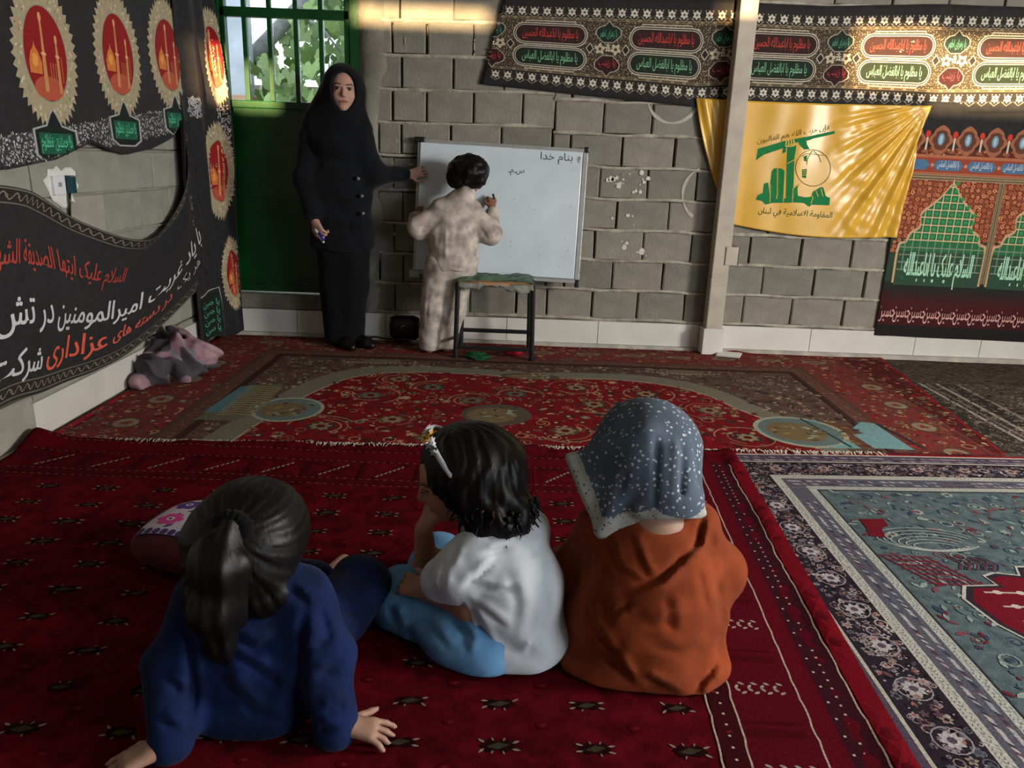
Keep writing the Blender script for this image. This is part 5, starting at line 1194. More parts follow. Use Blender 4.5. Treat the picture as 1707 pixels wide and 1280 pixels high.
J_.crease(CR1, V1, 1.34, 1.45, .009, .011); J_.crease([[(-.60, .28), (-.56, .16), (-.56, .06)], [(-.48, .26), (-.46, .17), (-.49, .06)], [(-.36, .19), (-.33, .15)], [(-.72, .13), (-.67, .16)]], V1, 1.34, 1.45, .013, .006); J_.build('jacket', navy, K1)
T_ = Field((-.80, 1.36, FL-.012), (-.24, 2.06, .26), .006)
T_.ell((-.52, 1.49, .10), (.135, .11, .085), .04); T_.chain([(-.46, 1.52, .095), (-.375, 1.755, .122), (-.42, 1.62, .06)], [.085, .072, .055], .03); T_.chain([(-.58, 1.52, .095), (-.68, 1.78, .095), (-.52, 1.89, .06)], [.085, .066, .052], .03); T_.ell((-.365, 1.77, .120), (.066, .06, .062), .03)
T_.disp(folds(.005, 40, 30, 20, 4)); T_.crease([[(-.40, .10), (-.36, .06)], [(-.38, .14), (-.33, .12)]], (-.4, 1.7, -1), 1.7, 1.9, .010, .008); T_.build('trousers', fabric('navy_trousers', '0e1b40', '09132c'), K1)
Hh = Field((-.74, 1.24, .12), (-.36, 1.64, .60), .0042)
Hh.ell((-.538, 1.455, .430), (.109, .118, .104), .03); Hh.cap((-.515, 1.42, .41), (-.485, 1.40, .325), .086, .058, .05); Hh.cap((-.585, 1.41, .41), (-.605, 1.375, .335), .078, .046, .05); Hh.cap((-.53, 1.50, .41), (-.53, 1.52, .36), .10, .085, .04); Hh.cap((-.54, 1.39, .37), (-.54, 1.38, .325), .07, .05, .04)
Hh.ell((-.53, 1.60, .365), (.085, .09, .10), .02, sub=True)
c1 = np.array((-.535, 1.35, .485))
def strands1(x, y, z):
    th = np.arctan2(x-c1[0], z-c1[2]); rr = np.hypot(x-c1[0], z-c1[2]); return .0011*np.sin(th*38+4*vnoise(th*6, rr*9))*np.clip(rr/.06, .1, 1)+.0022*vnoise(th*11, rr*5, y*5)+.0010*vnoise(th*50, rr*7)
Hh.disp(strands1); hr = hairmat('black_hair', '070606', .48); ho = Hh.build('hair', hr, K1)
Pt = Field((-.70, 1.20, .12), (-.44, 1.46, .56), .004)
Pt.chain([(-.535, 1.352, .488), (-.550, 1.318, .42), (-.562, 1.300, .33), (-.552, 1.300, .26), (-.545, 1.305, .205)], [.028, .044, .042, .026, .005], .03); Pt.cap((-.575, 1.335, .44), (-.612, 1.325, .33), .032, .014, .03); Pt.cap((-.52, 1.33, .42), (-.515, 1.32, .30), .026, .008, .03)
Pt.disp(lambda x, y, z: .0022*np.sin((x+.555)*210/(1+3*np.clip(z-.2, 0, .3))+4*vnoise(x*16, z*8))+.0022*vnoise(x*70, y*70, z*10)); Pt.build('ponytail', hr, ho)
Bw = Field((-.62, 1.27, .42), (-.44, 1.44, .56), .004); Bw.ell((-.532, 1.350, .488), (.022, .016, .020), .006)
for an_ in (.3, 1.1, 1.9, 2.7, 3.5, 4.3, 5.2, 5.9): Bw.ell((-.532+.026*math.cos(an_), 1.350, .488+.024*math.sin(an_)), (.018, .012, .014), .008)
Bw.disp(lambda x, y, z: .0022*np.sin(np.arctan2(z-.488, x+.532)*17)); Bw.build('hair_tie', fabric('black_velvet', '0b0b0d', None, .9), ho)

# ================= child in white T-shirt and jeans, chin on hand (front middle)
K2 = person('child in white t-shirt and jeans, chin on hand, floral headband')
hd2 = frame((-.96, -.06, -.34), (0, 0, 1), -.06); C2 = (-.140, 1.765, .425); h2 = .20
S = Field((-.42, 1.46, FL-.012), (.24, 2.12, .62), .0042); head(S, C2, hd2, h2)
S.chain([(-.07, 1.765, .365), (-.02, 1.72, .30), (.01, 1.69, .20), (.02, 1.685, .11)], [.042, .08, .09, .10], .05)
S.chain([(-.01, 1.70, .28), (-.072, 1.645, .262), (-.080, 1.628, .150), (-.190, 1.690, .152)], [.045, .034, .030, .021], .03)
S.chain([(.0, 1.74, .29), (.04, 1.78, .285), (-.215, 1.86, .115), (-.215, 1.815, .262)], [.045, .038, .034, .023], .03)
hand(S, (-.195, 1.693, .153), (-.84, .46, .02), (-.30, -.55, .8), .80, (.75, .8, .85, .9), 1, .08)
hand(S, (-.214, 1.812, .265), (.42, -.30, .85), (-.70, -.60, .35), .80, (.60, .65, .72, .8), -1, .10)
S.chain([(-.02, 1.66, .085), (-.265, 1.805, .075), (-.09, 1.93, .06)], [.06, .045, .03], .03); S.chain([(.05, 1.74, .095), (-.19, 1.99, .09), (-.27, 1.83, .05), (-.335, 1.765, .045)], [.075, .05, .032, .022], .03)
S.build('body', M_skin, K2, face_color(C2, hd2, h2, (.68, .48, .38)))
Tt = Field((-.27, 1.46, FL-.012), (.24, 1.92, .44), .0050)
Tt.chain([(.022, 1.685, .085), (.012, 1.69, .19), (-.008, 1.71, .275)], [.118, .113, .09], .05, (1.08, 1.06, 1)); Tt.cap((-.075, 1.655, .283), (.055, 1.775, .295), .05, None, .04); Tt.cap((-.03, 1.735, .325), (-.045, 1.75, .34), .045, .04, .03)
Tt.cap((.03, 1.665, .04), (.06, 1.68, .05), .125, .12, .04, (1, 1, .45))
Tt.chain([(-.070, 1.652, .278), (-.105, 1.652, .230), (-.150, 1.675, .198)], [.058, .068, .058], .03); Tt.chain([(.05, 1.78, .285), (-.03, 1.83, .21)], [.055, .06], .03)
Tt.cap((-.26, 1.735, .140), (-.095, 1.628, .132), .042, .034, .008, sub=True)
Tt.disp(folds(.003, 25, -20, 30, 6))
CR2 = [[(-.106, .226), (-.058, .27), (-.011, .323)], [(-.105, .218), (-.083, .139), (-.064, .05)], [(-.096, .226), (-.055, .14), (-.002, .027)], [(-.078, .243), (-.015, .23), (.04, .24)], [(-.141, .318), (-.147, .224)], [(-.112, .364), (-.134, .28)], [(-.059, .321), (.029, .355)], [(-.084, .203), (.016, .127)], [(.047, .063), (.102, .114)], [(-.17, .29), (-.18, .23)]]
Tt.crease(CR2, (0, 1.6, -.97), 1.58, 1.74, .007, .009); Tt.crease([[(.0, .30), (.03, .20), (.02, .08)], [(.08, .30), (.10, .20), (.09, .10)], [(-.03, .12), (.05, .06), (.11, .07)], [(.02, .36), (.08, .33)]], (0, 1.6, -.97), 1.58, 1.74, .013, .005)
wt = fabric('white_cotton', 'd2d8de', 'c4cbd3', .85, .06, 12, .1); Tt.build('t_shirt', wt, K2)
Je = Field((-.42, 1.46, FL-.012), (.18, 2.12, .22), .0055)
Je.ell((.005, 1.675, .085), (.095, .085, .07), .04); Je.chain([(-.03, 1.660, .072), (-.265, 1.80, .070), (-.13, 1.92, .06)], [.078, .070, .055], .04); Je.chain([(.05, 1.74, .08), (-.19, 1.98, .085), (-.25, 1.87, .06)], [.075, .068, .05], .03); Je.ell((-.275, 1.80, .068), (.072, .068, .060), .03); Je.cap((-.06, 1.605, .050), (-.25, 1.745, .052), .060, .058, .07); Je.cap((-.03, 1.59, .04), (-.12, 1.62, .05), .05, .05, .06)
Je.disp(folds(.005, 30, 45, 10, 8))
Je.crease([[(-.15, .15), (-.10, .10), (-.09, .02)], [(-.12, .13), (-.07, .06)], [(-.24, .10), (-.19, .02)], [(-.19, .12), (-.13, .04)], [(-.28, .16), (-.25, .08)]], (-.2, 1.65, -1.05), 1.62, 1.9, .009, .010)
Je.build('jeans', fabric('washed_denim', '6a9bc6', '5585b2', .85, .14, 10), K2)
Hh = Field((-.32, 1.56, .26), (.12, 2.0, .64), .0042)
Hh.ell((-.100, 1.78, .462), (.120, .120, .108), .03); Hh.cap((-.06, 1.745, .44), (-.01, 1.70, .355), .103, .068, .05); Hh.cap((-.055, 1.80, .43), (-.02, 1.79, .37), .10, .07, .05)
Hh.cap((-.095, 1.70, .42), (-.085, 1.668, .345), .045, .020, .03); Hh.cap((-.03, 1.66, .38), (-.055, 1.645, .325), .035, .016, .02); Hh.cap((.03, 1.70, .38), (.035, 1.675, .325), .035, .016, .03)
fh, uh, rh = hd2; Cf = np.array(C2)+fh*.088-uh*.066; Hh.ell(Cf, (.125, .078, .090), .012, (rh, fh, uh), sub=True)
c2 = np.array((-.14, 1.80, .57))
def strands2(x, y, z):
    p = np.stack([x, y, z], -1)-c2; th = np.arctan2(p[:, 1], p[:, 0]); ph = np.linalg.norm(p, axis=1); return .0022*np.sin(th*22+6*vnoise(ph*14, th*2, z*9))*np.clip(ph/.10, 0, 1)+.0075*vnoise(x*28, y*28, z*28)*np.clip((.50-z)/.1, .25, 1)+.002*vnoise(th*45, ph*10)
Hh.disp(strands2); ho = Hh.build('hair', hr, K2)
cu_ = MB(); rh_ = random.Random(8)
for i in range(44):
    a = rh_.uniform(-3.0, .5); bx = -.03+.088*math.cos(a)+rh_.uniform(-.012, .012); by = 1.71+.075*math.sin(a)+rh_.uniform(-.01, .01); t0 = rh_.random()*6; ln_ = rh_.uniform(.35, 1.05); rad = rh_.uniform(.003, .011); z0 = rh_.uniform(.375, .41)
    pts = [(bx+rad*math.cos(t*1.3+t0)*t/6+.003*t*math.cos(a), by+rad*math.sin(t*1.3+t0)*t/6+.002*t*math.sin(a), z0-t*.0115*ln_) for t in np.linspace(0, 6, 9)]
    cu_.tube(pts, [rh_.uniform(.004, .0075)*(1-.11*k) for k in range(9)], 6)
cu_.build('curled_locks', hr, ho, True)['kind'] = 'stuff'
# headband with flowers
band = []; axf, axu, axr = hd2; bc = np.array((-.118, 1.780, .455)); bu = axu*.93+axf*.36
for t in np.linspace(R(-80), R(80), 25): band.append(bc+axr*.120*math.sin(t)+bu*.122*math.cos(t))
hb = MB(); hb.tube(band, .0050, 8, True, 1.5); hbo = hb.build('headband', fabric('white_ribbon', 'c9ccd2', None, .6, .05), ho, True)
for t, rr_, cc in ((R(16), .022, 'e0aa3c'), (R(28), .019, 'd9dbe0'), (R(4), .019, 'dfe2e6'), (R(-6), .013, 'd9b6c2'), (R(39), .014, 'd4d8de')):
    p0 = bc-axr*.124*math.sin(t)+bu*.127*math.cos(t); fl_ = MB()
    nrm = p0-bc; nrm /= np.linalg.norm(nrm); tg = np.cross(nrm, axf); tg /= np.linalg.norm(tg); bt = np.cross(nrm, tg)
    for k in range(6):
        v = tg*math.cos(k*1.047)+bt*math.sin(k*1.047); q1 = p0+v*rr_*.35; q2 = p0+v*rr_+nrm*.006; sd_ = np.cross(nrm, v)
        fl_.add([p0+nrm*.001, q1+sd_*rr_*.42+nrm*.004, q2, q1-sd_*rr_*.42+nrm*.004], [(0, 1, 2, 3), (3, 2, 1, 0)])
    fl_.tube([p0, p0+nrm*.007], rr_*.3, 8); fl_.build('flower', fabric('petal_'+cc, cc, None, .7, .08), hbo, True)
q = MB(); q.tube([np.array(C2)+hd2[2]*-.072+hd2[1]*-.035+hd2[0]*-.005, np.array(C2)+hd2[2]*-.076+hd2[1]*-.035+hd2[0]*-.005], .004, 8); q.build('earring', mat('pearl', 'e6e2d8', .25, .03, 5, spec=.6), K2, True)

# ================= child in rust dress and patterned headscarf (front right)
K3 = person('child in rust orange dress and grey blue floral headscarf, seated')
hd3 = frame((-.55, .80, .12), (0, 0, 1), .08); C3 = (.325, 1.755, .525); h3 = .20
S = Field((.05, 1.44, FL-.012), (.72, 2.08, .68), .0055); head(S, C3, hd3, h3)
S.chain([(.35, 1.72, .44), (.352, 1.70, .36), (.35, 1.685, .26), (.35, 1.68, .12)], [.045, .075, .10, .11], .05)
for sx in (-1, 1):
    S.chain([(.345, 1.70, .35), (.345+sx*.10, 1.715, .335), (.35+sx*.17, 1.76, .185), (.35+sx*.09, 1.90, .14)], [.05, .044, .035, .024], .03); hand(S, (.35+sx*.085, 1.905, .14), (-sx*.7, .6, -.1), (0, .3, 1), .8, (.5, .5, .5, .5), -sx)
    S.chain([(.35+sx*.07, 1.72, .10), (.35+sx*.20, 1.90, .10), (.35-sx*.05, 1.98, .05)], [.08, .055, .03], .03)
S.build('body', M_skin, K3, lambda V: face_color(C3, hd3, h3, (.60, .47, .40))(V))
rust = fabric('rust_cotton', '843a1a', '6a2c12', .88, .12, 10, .12)
Dr = Field((.05, 1.40, FL-.012), (.72, 2.04, .50), .0050)
Dr.ell((.352, 1.69, .115), (.198, .175, .118), .03); Dr.chain([(.352, 1.675, .14), (.350, 1.68, .24), (.345, 1.705, .335)], [.160, .142, .095], .05, (1.08, .95, 1)); Dr.cap((.235, 1.72, .335), (.455, 1.712, .352), .054, None, .04)
Dr.chain([(.455, 1.715, .335), (.535, 1.755, .20), (.45, 1.89, .14)], [.062, .072, .052], .035); Dr.chain([(.235, 1.72, .32), (.185, 1.77, .18), (.26, 1.89, .14)], [.062, .066, .05], .035)
for sx in (-1, 1): Dr.chain([(.35+sx*.08, 1.75, .10), (.35+sx*.17, 1.87, .10), (.35, 1.95, .07)], [.10, .085, .07], .04)
Dr.cap((.29, 1.63, .035), (.41, 1.63, .035), .145, None, .04, (1.05, .95, .40))
Dr.cap((.365, 1.64, .45), (.355, 1.67, .375), .052, .044, .012, sub=True)     # scooped back neckline
Dr.disp(folds(.0045, 18, 10, 26, 12))
CR3 = [[(.443, .485), (.435, .39), (.352, .288), (.247, .237)], [(.268, .412), (.309, .317), (.332, .283)], [(.214, .41), (.255, .307), (.324, .271)], [(.178, .242), (.203, .164), (.288, .054), (.343, -.01)], [(.189, .394), (.184, .25)], [(.458, .391), (.481, .301), (.524, .162)], [(.429, .344), (.47, .207)], [(.318, .039), (.422, -.007)], [(.23, .085), (.32, .006)], [(.512, .08), (.45, -.005)], [(.369, .258), (.394, .14)], [(.302, .232), (.237, .182)]]
V3 = (.34, 1.58, -.95); Dr.crease(CR3[:1], V3, 1.56, 1.75, .008, .017); Dr.crease(CR3[1:5]+CR3[7:10]+CR3[11:], V3, 1.56, 1.75, .008, .0095); Dr.crease([CR3[5], CR3[6], CR3[10]], V3, 1.56, 1.75, .012, .0065); Dr.crease([[(.27, .20), (.35, .17), (.44, .19)], [(.21, .30), (.235, .22), (.24, .15)], [(.50, .26), (.515, .17), (.50, .08)], [(.33, .12), (.42, .10), (.49, .12)], [(.40, .38), (.39, .32)], [(.46, .43), (.47, .37)], [(.28, .14), (.26, .06)]], V3, 1.56, 1.75, .012, .006)
Dr.build('dress', rust, K3)
def dots(name, base, dot, scale, th, base2=None):
    m = mat(name, base, .85, .1, 14, .1, 220, spec=.15); nt = m.node_tree; b = nt.nodes['Principled BSDF']; src = b.inputs['Base Color'].links[0].from_socket
    tc = nt.nodes.new('ShaderNodeTexCoord'); vo = nt.nodes.new('ShaderNodeTexVoronoi'); vo.inputs['Scale'].default_value = scale; nt.links.new(tc.outputs['Object'], vo.inputs['Vector'])
    n_ = nt.nodes.new('ShaderNodeTexNoise'); n_.inputs['Scale'].default_value = scale*3.5; nt.links.new(tc.outputs['Object'], n_.inputs['Vector'])
    ad = nt.nodes.new('ShaderNodeMath'); ad.operation = 'MULTIPLY_ADD'; ad.inputs[1].default_value = .55; nt.links.new(n_.outputs['Fac'], ad.inputs[0]); nt.links.new(vo.outputs['Distance'], ad.inputs[2])
    lt = nt.nodes.new('ShaderNodeMath'); lt.operation = 'LESS_THAN'; lt.inputs[1].default_value = th+.275; nt.links.new(ad.outputs[0], lt.inputs[0])
    mx = nt.nodes.new('ShaderNodeMix'); mx.data_type = 'RGBA'; mx.inputs[7].default_value = (*lin(hx(dot)), 1); nt.links.new(lt.outputs[0], mx.inputs[0]); nt.links.new(src, mx.inputs[6]); nt.links.new(mx.outputs[2], b.inputs['Base Color']); return m
Sc = Field((.08, 1.54, .27), (.52, 1.96, .69), .0042)
Sc.ell((.332, 1.75, .543), (.117, .122, .112), .03); Sc.cap((.36, 1.715, .52), (.385, 1.67, .445), .095, .075, .05); Sc.cap((.30, 1.78, .52), (.22, 1.78, .48), .09, .05, .05)
Sc.tri((.30, 1.65, .60), (.145, 1.72, .515), (.225, 1.655, .355), .008, .05); Sc.tri((.32, 1.655, .60), (.225, 1.655, .352), (.345, 1.625, .425), .008, .045); Sc.tri((.145, 1.72, .51), (.225, 1.66, .352), (.19, 1.77, .40), .006, .02)
Sc.tri((.345, 1.63, .50), (.30, 1.625, .425), (.375, 1.615, .405), .008, .02); Sc.tri((.40, 1.64, .47), (.36, 1.625, .415), (.46, 1.655, .41), .007, .02)
Sc.ell((.375, 1.66, .385), (.075, .09, .042), .012, sub=True)
fs, us, rs_ = hd3; Sc.ell(np.array(C3)+fs*.155-us*.03, (.082, .10, .105), .012, (rs_, fs, us), sub=True)
Sc.disp(folds(.0025, 14, 20, 12, 15))
for a, b, w_, dp_ in (((.395, 1.635, .61), (.392, 1.61, .44), .009, .012), ((.375, 1.63, .60), (.372, 1.61, .45), .011, -.007), ((.33, 1.63, .60), (.335, 1.61, .45), .010, .008), ((.30, 1.64, .60), (.25, 1.635, .45), .010, .006), ((.43, 1.66, .58), (.435, 1.64, .45), .012, .005)): Sc.groove(a, b, w_, dp_)
e1 = np.array([(.145, 1.72, .515), (.225, 1.655, .352), (.345, 1.625, .425), (.37, 1.615, .405), (.46, 1.655, .41)])
def border_pick(c):
    d = np.full(len(c), 9.)
    for a, b in zip(e1[:-1], e1[1:]):
        ab = b-a; t = np.clip((c-a)@ab/(ab@ab), 0, 1); d = np.minimum(d, np.linalg.norm(c-a-t[:, None]*ab, axis=1))
    return (d < .030) | (c[:, 2] < .40)
Sc.build('headscarf', [dots('floral_scarf', '55606f', 'b4bac0', 78, .25), dots('scarf_border', 'a9aca6', '2d3038', 100, .20)], K3, pick=border_pick)

# ================= teacher standing by the door
TE = person('woman in black headscarf and coat standing, one hand holding whiteboard')
hdT = frame((.20, -.97, -.02), (0, 0, 1), -.03); CT = (-1.035, 4.735, 1.545); hT = .235
S = Field((-1.45, 4.50, .0), (-.54, 5.02, 1.72), .004); head(S, CT, hdT, hT, False)
S.chain([(-1.05, 4.77, 1.44), (-1.08, 4.79, 1.30), (-1.09, 4.79, 1.05), (-1.08, 4.79, .86)], [.055, .10, .11, .13], .06, (1.1, .8, 1))
S.chain([(-1.09, 4.79, 1.33), (-1.245, 4.78, 1.29), (-1.285, 4.77, 1.03), (-1.222, 4.69, .82)], [.06, .05, .04, .026], .04); S.chain([(-1.07, 4.79, 1.33), (-.945, 4.78, 1.29), (-.865, 4.79, 1.075), (-.695, 4.89, 1.085)], [.06, .05, .04, .026], .04)
hand(S, (-1.217, 4.683, .805), (.42, -.30, -.85), (-.55, -.80, .0), 1.0, (.75, .85, .9, .95), 1, .05)
hand(S, (-.685, 4.896, 1.085), (.92, .15, .22), (.1, -.98, .15), .92, (.45, .5, .55, .6), 1, .12)
for x_, y_ in ((-1.135, 4.80), (-1.015, 4.80)): S.chain([(x_, y_, .84), (x_, y_, .46), (x_, y_, .09)], [.10, .065, .042], .04); S.cap((x_, y_, .06), (x_+.05, y_-.05, .05), .03, .022, .02)
S.build('body', M_skin, TE, face_color(CT, hdT, hT, (.72, .56, .50)))
blk = fabric('black_wool', '101318', '0b0d11', .9, .2, 20, .15, .1)
Co = Field((-1.46, 4.55, .58), (-.64, 5.02, 1.46), .0075)
Co.chain([(-1.09, 4.79, 1.30), (-1.085, 4.79, 1.0), (-1.082, 4.79, .66)], [.150, .158, .178], .05, (1.12, .68, 1)); Co.cap((-1.235, 4.78, 1.295), (-.95, 4.78, 1.295), .065, None, .05)
Co.chain([(-1.24, 4.78, 1.28), (-1.285, 4.77, 1.04), (-1.232, 4.70, .845)], [.072, .070, .058], .04); Co.chain([(-.95, 4.78, 1.28), (-.868, 4.79, 1.08), (-.715, 4.88, 1.085)], [.070, .064, .048], .04)
Co.cap((-1.45, 4.8, .52), (-.7, 4.8, .52), .115, None, .004, (1, 3, 1), sub=True); Co.disp(folds(.006, 26, 10, 16, 20)); Co.groove((-.955, 4.655, 1.30), (-.925, 4.655, .64), .008, .008)
coat = Co.build('coat', blk, TE)
for z_, x_ in ((1.055, -.945), (.955, -.925), (.855, -.92)):
    q = MB(); q.tube([(x_-.005, 4.688, z_), (x_-.006, 4.672, z_)], [.011, .010], 12); q.build('button', mat('grey_button', '6a6c70', .35, .05, 5, spec=.5), coat, True)
Tr = Field((-1.30, 4.62, .03), (-.86, 4.98, .80), .0075); Tr.chain([(-1.135, 4.80, .76), (-1.125, 4.80, .40), (-1.115, 4.80, .075)], [.118, .102, .090], .04); Tr.chain([(-1.02, 4.80, .76), (-1.03, 4.80, .40), (-1.045, 4.80, .075)], [.118, .102, .088], .04); Tr.disp(folds(.005, 30, 12, 9, 23)); Tr.build('trousers', fabric('black_crepe', '0d0f13', '090a0d', .9, .2), TE)
for x_, y_, dx, dy in ((-1.12, 4.80, .09, -.12), (-1.025, 4.80, .10, -.07)):
    Sh = Field((x_-.1, y_-.22, .01), (x_+.22, y_+.12, .14), .005); Sh.cap((x_, y_, .062), (x_+dx, y_+dy, .052), .046, .038, .03); Sh.cap((x_+dx, y_+dy, .045), (x_+dx*1.35, y_+dy*1.35, .04), .034, .024, .02); Sh.build('shoe', mat('black_leather', '0c0c0e', .45, .15, 30, spec=.4), TE)
Sf = Field((-1.38, 4.55, 1.16), (-.80, 4.98, 1.74), .005)
Sf.ell((-1.045, 4.755, 1.565), (.118, .130, .128), .03); Sf.chain([(-1.045, 4.765, 1.50), (-1.06, 4.775, 1.40), (-1.085, 4.785, 1.27)], [.112, .120, .165], .05, (1.1, .86, 1)); Sf.cap((-1.21, 4.78, 1.325), (-.965, 4.78, 1.325), .080, None, .06); Sf.cap((-1.14, 4.79, 1.50), (-1.20, 4.79, 1.38), .06, .08, .06)
fT, uT, rT = hdT; Sf.ell(np.array(CT)+fT*.11-uT*.008, (.071, .115, .112), .012, (rT, fT, uT), sub=True); Sf.disp(folds(.004, 16, 14, 22, 26)); Sf.groove((-1.08, 4.64, 1.44), (-1.14, 4.63, 1.24), .012, .006); Sf.groove((-1.01, 4.64, 1.43), (-.99, 4.63, 1.24), .012, .006)
Sf.build('headscarf', fabric('black_scarf', '0f1217', '0a0c10', .88, .15), TE)
q = MB(); q.tube([(-1.232+.031*math.cos(t), 4.70+.026*math.sin(t)-.0, .838+.010*math.sin(t)) for t in np.linspace(0, 6.28, 20)], .004, 6); q.build('bracelet', mat('pale_bracelet', 'b8b0a0', .3, .05, 5, metal=.6), TE, True)
mk = thing('marker_pen', 'white marker pen with blue cap held in the standing woman\'s lowered hand', 'marker', (0, 0, 0))
q = MB(); q.tube([(-1.205, 4.640, .755), (-1.165, 4.625, .70)], .0085, 10); q.tube([(-1.165, 4.625, .70), (-1.150, 4.620, .68)], .007, 10); q.build('barrel', mat('marker_white', 'e3e6ea', .3, .03, 5, spec=.5), mk, True)
q = MB(); q.tube([(-1.178, 4.622, .738), (-1.146, 4.611, .694)], .0085, 10); q.build('cap', mat('marker_blue', '1c2c9c', .3, .05, 5, spec=.5), mk, True)

# ================= child writing on the board
KB = person('child in cream camouflage suit writing at the whiteboard, back turned')
hdB = frame((.45, .88, -.10), (0, 0, 1), .10); CB = (-.290, 4.735, 1.105); hB = .205
S = Field((-.78, 4.52, .0), (-.06, 4.98, 1.25), .005); head(S, CB, hdB, hB)
S.chain([(-.30, 4.725, 1.03), (-.335, 4.72, .94), (-.385, 4.70, .75), (-.40, 4.70, .60)], [.038, .045, .08, .09], .04)
S.chain([(-.36, 4.71, .90), (-.265, 4.70, .875), (-.165, 4.70, .765), (-.165, 4.845, .895)], [.04, .036, .032, .022], .03); S.chain([(-.37, 4.71, .90), (-.475, 4.70, .87), (-.595, 4.69, .775), (-.628, 4.82, .845)], [.05, .042, .034, .022], .03)
hand(S, (-.165, 4.85, .90), (.03, .55, .8), (.3, -.8, .4), .78, (.6, .7, .8, .85), -1); hand(S, (-.628, 4.825, .848), (-.1, .85, .35), (-.75, -.3, .5), .78, (.5, .5, .55, .6), 1)
for p_ in (((-.46, 4.695, .56), (-.50, 4.69, .29), (-.525, 4.70, .06)), ((-.345, 4.695, .56), (-.385, 4.70, .29), (-.425, 4.745, .06))): S.chain(p_, [.085, .052, .032], .03); S.cap(p_[2], (p_[2][0]-.005, p_[2][1]+.10, .035), .028, .022, .02); S.cap((p_[2][0], p_[2][1]-.01, .05), (p_[2][0], p_[2][1]-.02, .035), .03, .026, .02)
S.build('body', M_skin, KB, face_color(CB, hdB, hB, (.55, .38, .30)))
camo = fabric('cream_camouflage', 'cabfb5', '8d837f', .88, .10, 17, .1)
Ja = Field((-.72, 4.50, .50), (-.06, 4.98, 1.06), .0065)
Ja.chain([(-.385, 4.695, .585), (-.385, 4.695, .75), (-.37, 4.70, .90)], [.138, .128, .095], .05, (1.13, .85, 1)); Ja.cap((-.465, 4.695, .90), (-.275, 4.70, .905), .05, None, .04)
Ja.chain([(-.28, 4.70, .885), (-.165, 4.695, .765), (-.163, 4.815, .868)], [.062, .066, .046], .035); Ja.chain([(-.465, 4.695, .885), (-.595, 4.685, .78), (-.622, 4.785, .825)], [.062, .064, .046], .035); Ja.cap((-.36, 4.70, .955), (-.31, 4.705, 1.00), .062, .052, .03); Ja.cap((-.345, 4.66, .94), (-.31, 4.665, .985), .045, .035, .03)
Ja.cap((-.6, 4.7, .475), (-.15, 4.7, .475), .075, None, .004, (1, 3, 1), sub=True); Ja.disp(folds(.006, 34, 10, 26, 30))
for a, b, w_, dp_ in (((-.45, 4.58, .92), (-.47, 4.58, .70), .012, .012), ((-.36, 4.58, .92), (-.36, 4.57, .68), .012, .010), ((-.29, 4.59, .90), (-.28, 4.58, .66), .012, .010), ((-.42, 4.57, .80), (-.42, 4.57, .62), .014, -.008), ((-.52, 4.62, .85), (-.57, 4.62, .76), .010, .008), ((-.24, 4.62, .82), (-.18, 4.63, .74), .010, .008)): Ja.groove(a, b, w_, dp_)
Ja.build('jacket', camo, KB)
Tb = Field((-.66, 4.54, .02), (-.18, 4.90, .64), .0065); Tb.ell((-.40, 4.695, .57), (.145, .105, .10), .04)
Tb.chain([(-.462, 4.695, .55), (-.50, 4.69, .29), (-.525, 4.70, .06)], [.098, .082, .072], .03); Tb.chain([(-.335, 4.695, .55), (-.385, 4.70, .29), (-.425, 4.745, .06)], [.095, .078, .068], .03); Tb.disp(folds(.007, 32, 10, 20, 33)); Tb.groove((-.44, 4.58, .52), (-.47, 4.60, .10), .014, .012); Tb.groove((-.52, 4.60, .45), (-.55, 4.61, .12), .010, .009)
Tb.build('trousers', camo, KB)
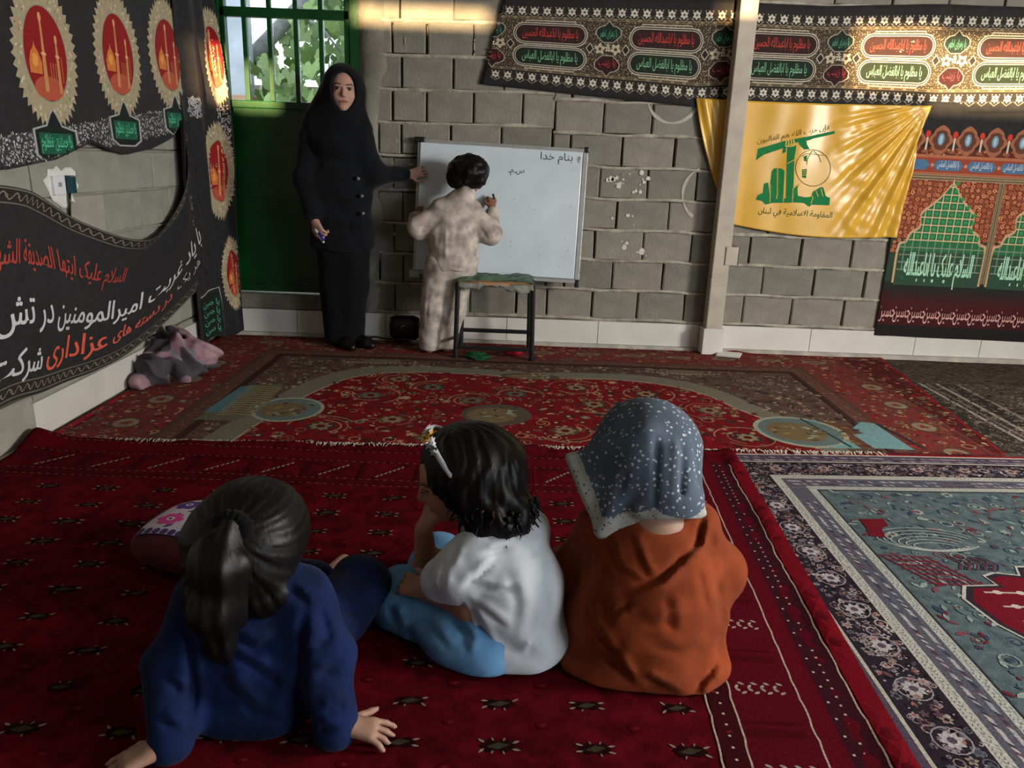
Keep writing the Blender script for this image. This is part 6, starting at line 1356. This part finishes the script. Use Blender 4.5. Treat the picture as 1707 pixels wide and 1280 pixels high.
Hb = Field((-.48, 4.54, .98), (-.12, 4.92, 1.26), .0055); Hb.ell((-.298, 4.725, 1.128), (.118, .120, .090), .03); Hb.cap((-.35, 4.69, 1.10), (-.37, 4.68, 1.075), .075, .055, .04); Hb.cap((-.26, 4.67, 1.10), (-.25, 4.67, 1.075), .075, .05, .04)
Hb.ell(np.array(CB)+hdB[0]*.13-hdB[1]*.055, (.085, .08, .095), .012, (hdB[2], hdB[0], hdB[1]), sub=True); Hb.disp(lambda x, y, z: .009*vnoise(x*30, y*30, z*26)+.006*vnoise(x*60, y*60, z*40)); Hb.build('hair', hr, KB)
q = MB(); q.tube([(-.218, 4.665, 1.055), (-.216, 4.658, 1.055)], .007, 8); q.build('earring', MATS['pearl'], KB, True)
mk2 = thing('black_marker', 'dark marker pen at the tip of the writing child\'s hand', 'marker', (0, 0, 0))
q = MB(); q.tube([(-.160, 4.885, .985), (-.150, 4.905, .955), (-.145, 4.90, .93)], .007, 8); q.build('barrel', M_dark, mk2, True)

# ================= heap of clothes by the left wall
Hp = Field((-2.0, 3.60, .0), (-1.58, 4.36, .34), .006)
for c_, r_ in (((-1.86, 3.86, .07), (.09, .13, .09)), ((-1.82, 4.02, .10), (.13, .15, .12)), ((-1.76, 4.16, .07), (.12, .10, .09)), ((-1.86, 4.12, .14), (.07, .12, .10)), ((-1.74, 3.93, .045), (.09, .10, .06)), ((-1.88, 3.76, .04), (.06, .07, .05))): Hp.ell(c_, r_, .04)
Hp.disp(lambda x, y, z: .016*np.sin(x*38+y*24+z*50+5*vnoise(x*8, y*8, z*8))+.014*vnoise(x*20, y*20, z*20))
def heap_col(V):
    n_ = vnoise(V[:, 0]*9+2, V[:, 1]*9, V[:, 2]*9); s_ = np.sin(V[:, 0]*60+V[:, 1]*40+V[:, 2]*55+6*n_); c = np.tile(lin(hx('9c7a86')), (len(V), 1)); c[n_ > .12] = lin(hx('4a464c')); c[(n_ > -.05) & (n_ < .12) & (s_ > .3)] = lin(hx('807c84')); c[(n_ < -.3)] = lin(hx('a98a94')); return c
tag(Hp.build('clothes_heap', colmat('heap_cloth', .9, .12, 30, .2, 200), None, heap_col), 'heap of pink and grey clothes against the skirting tiles', 'clothes')
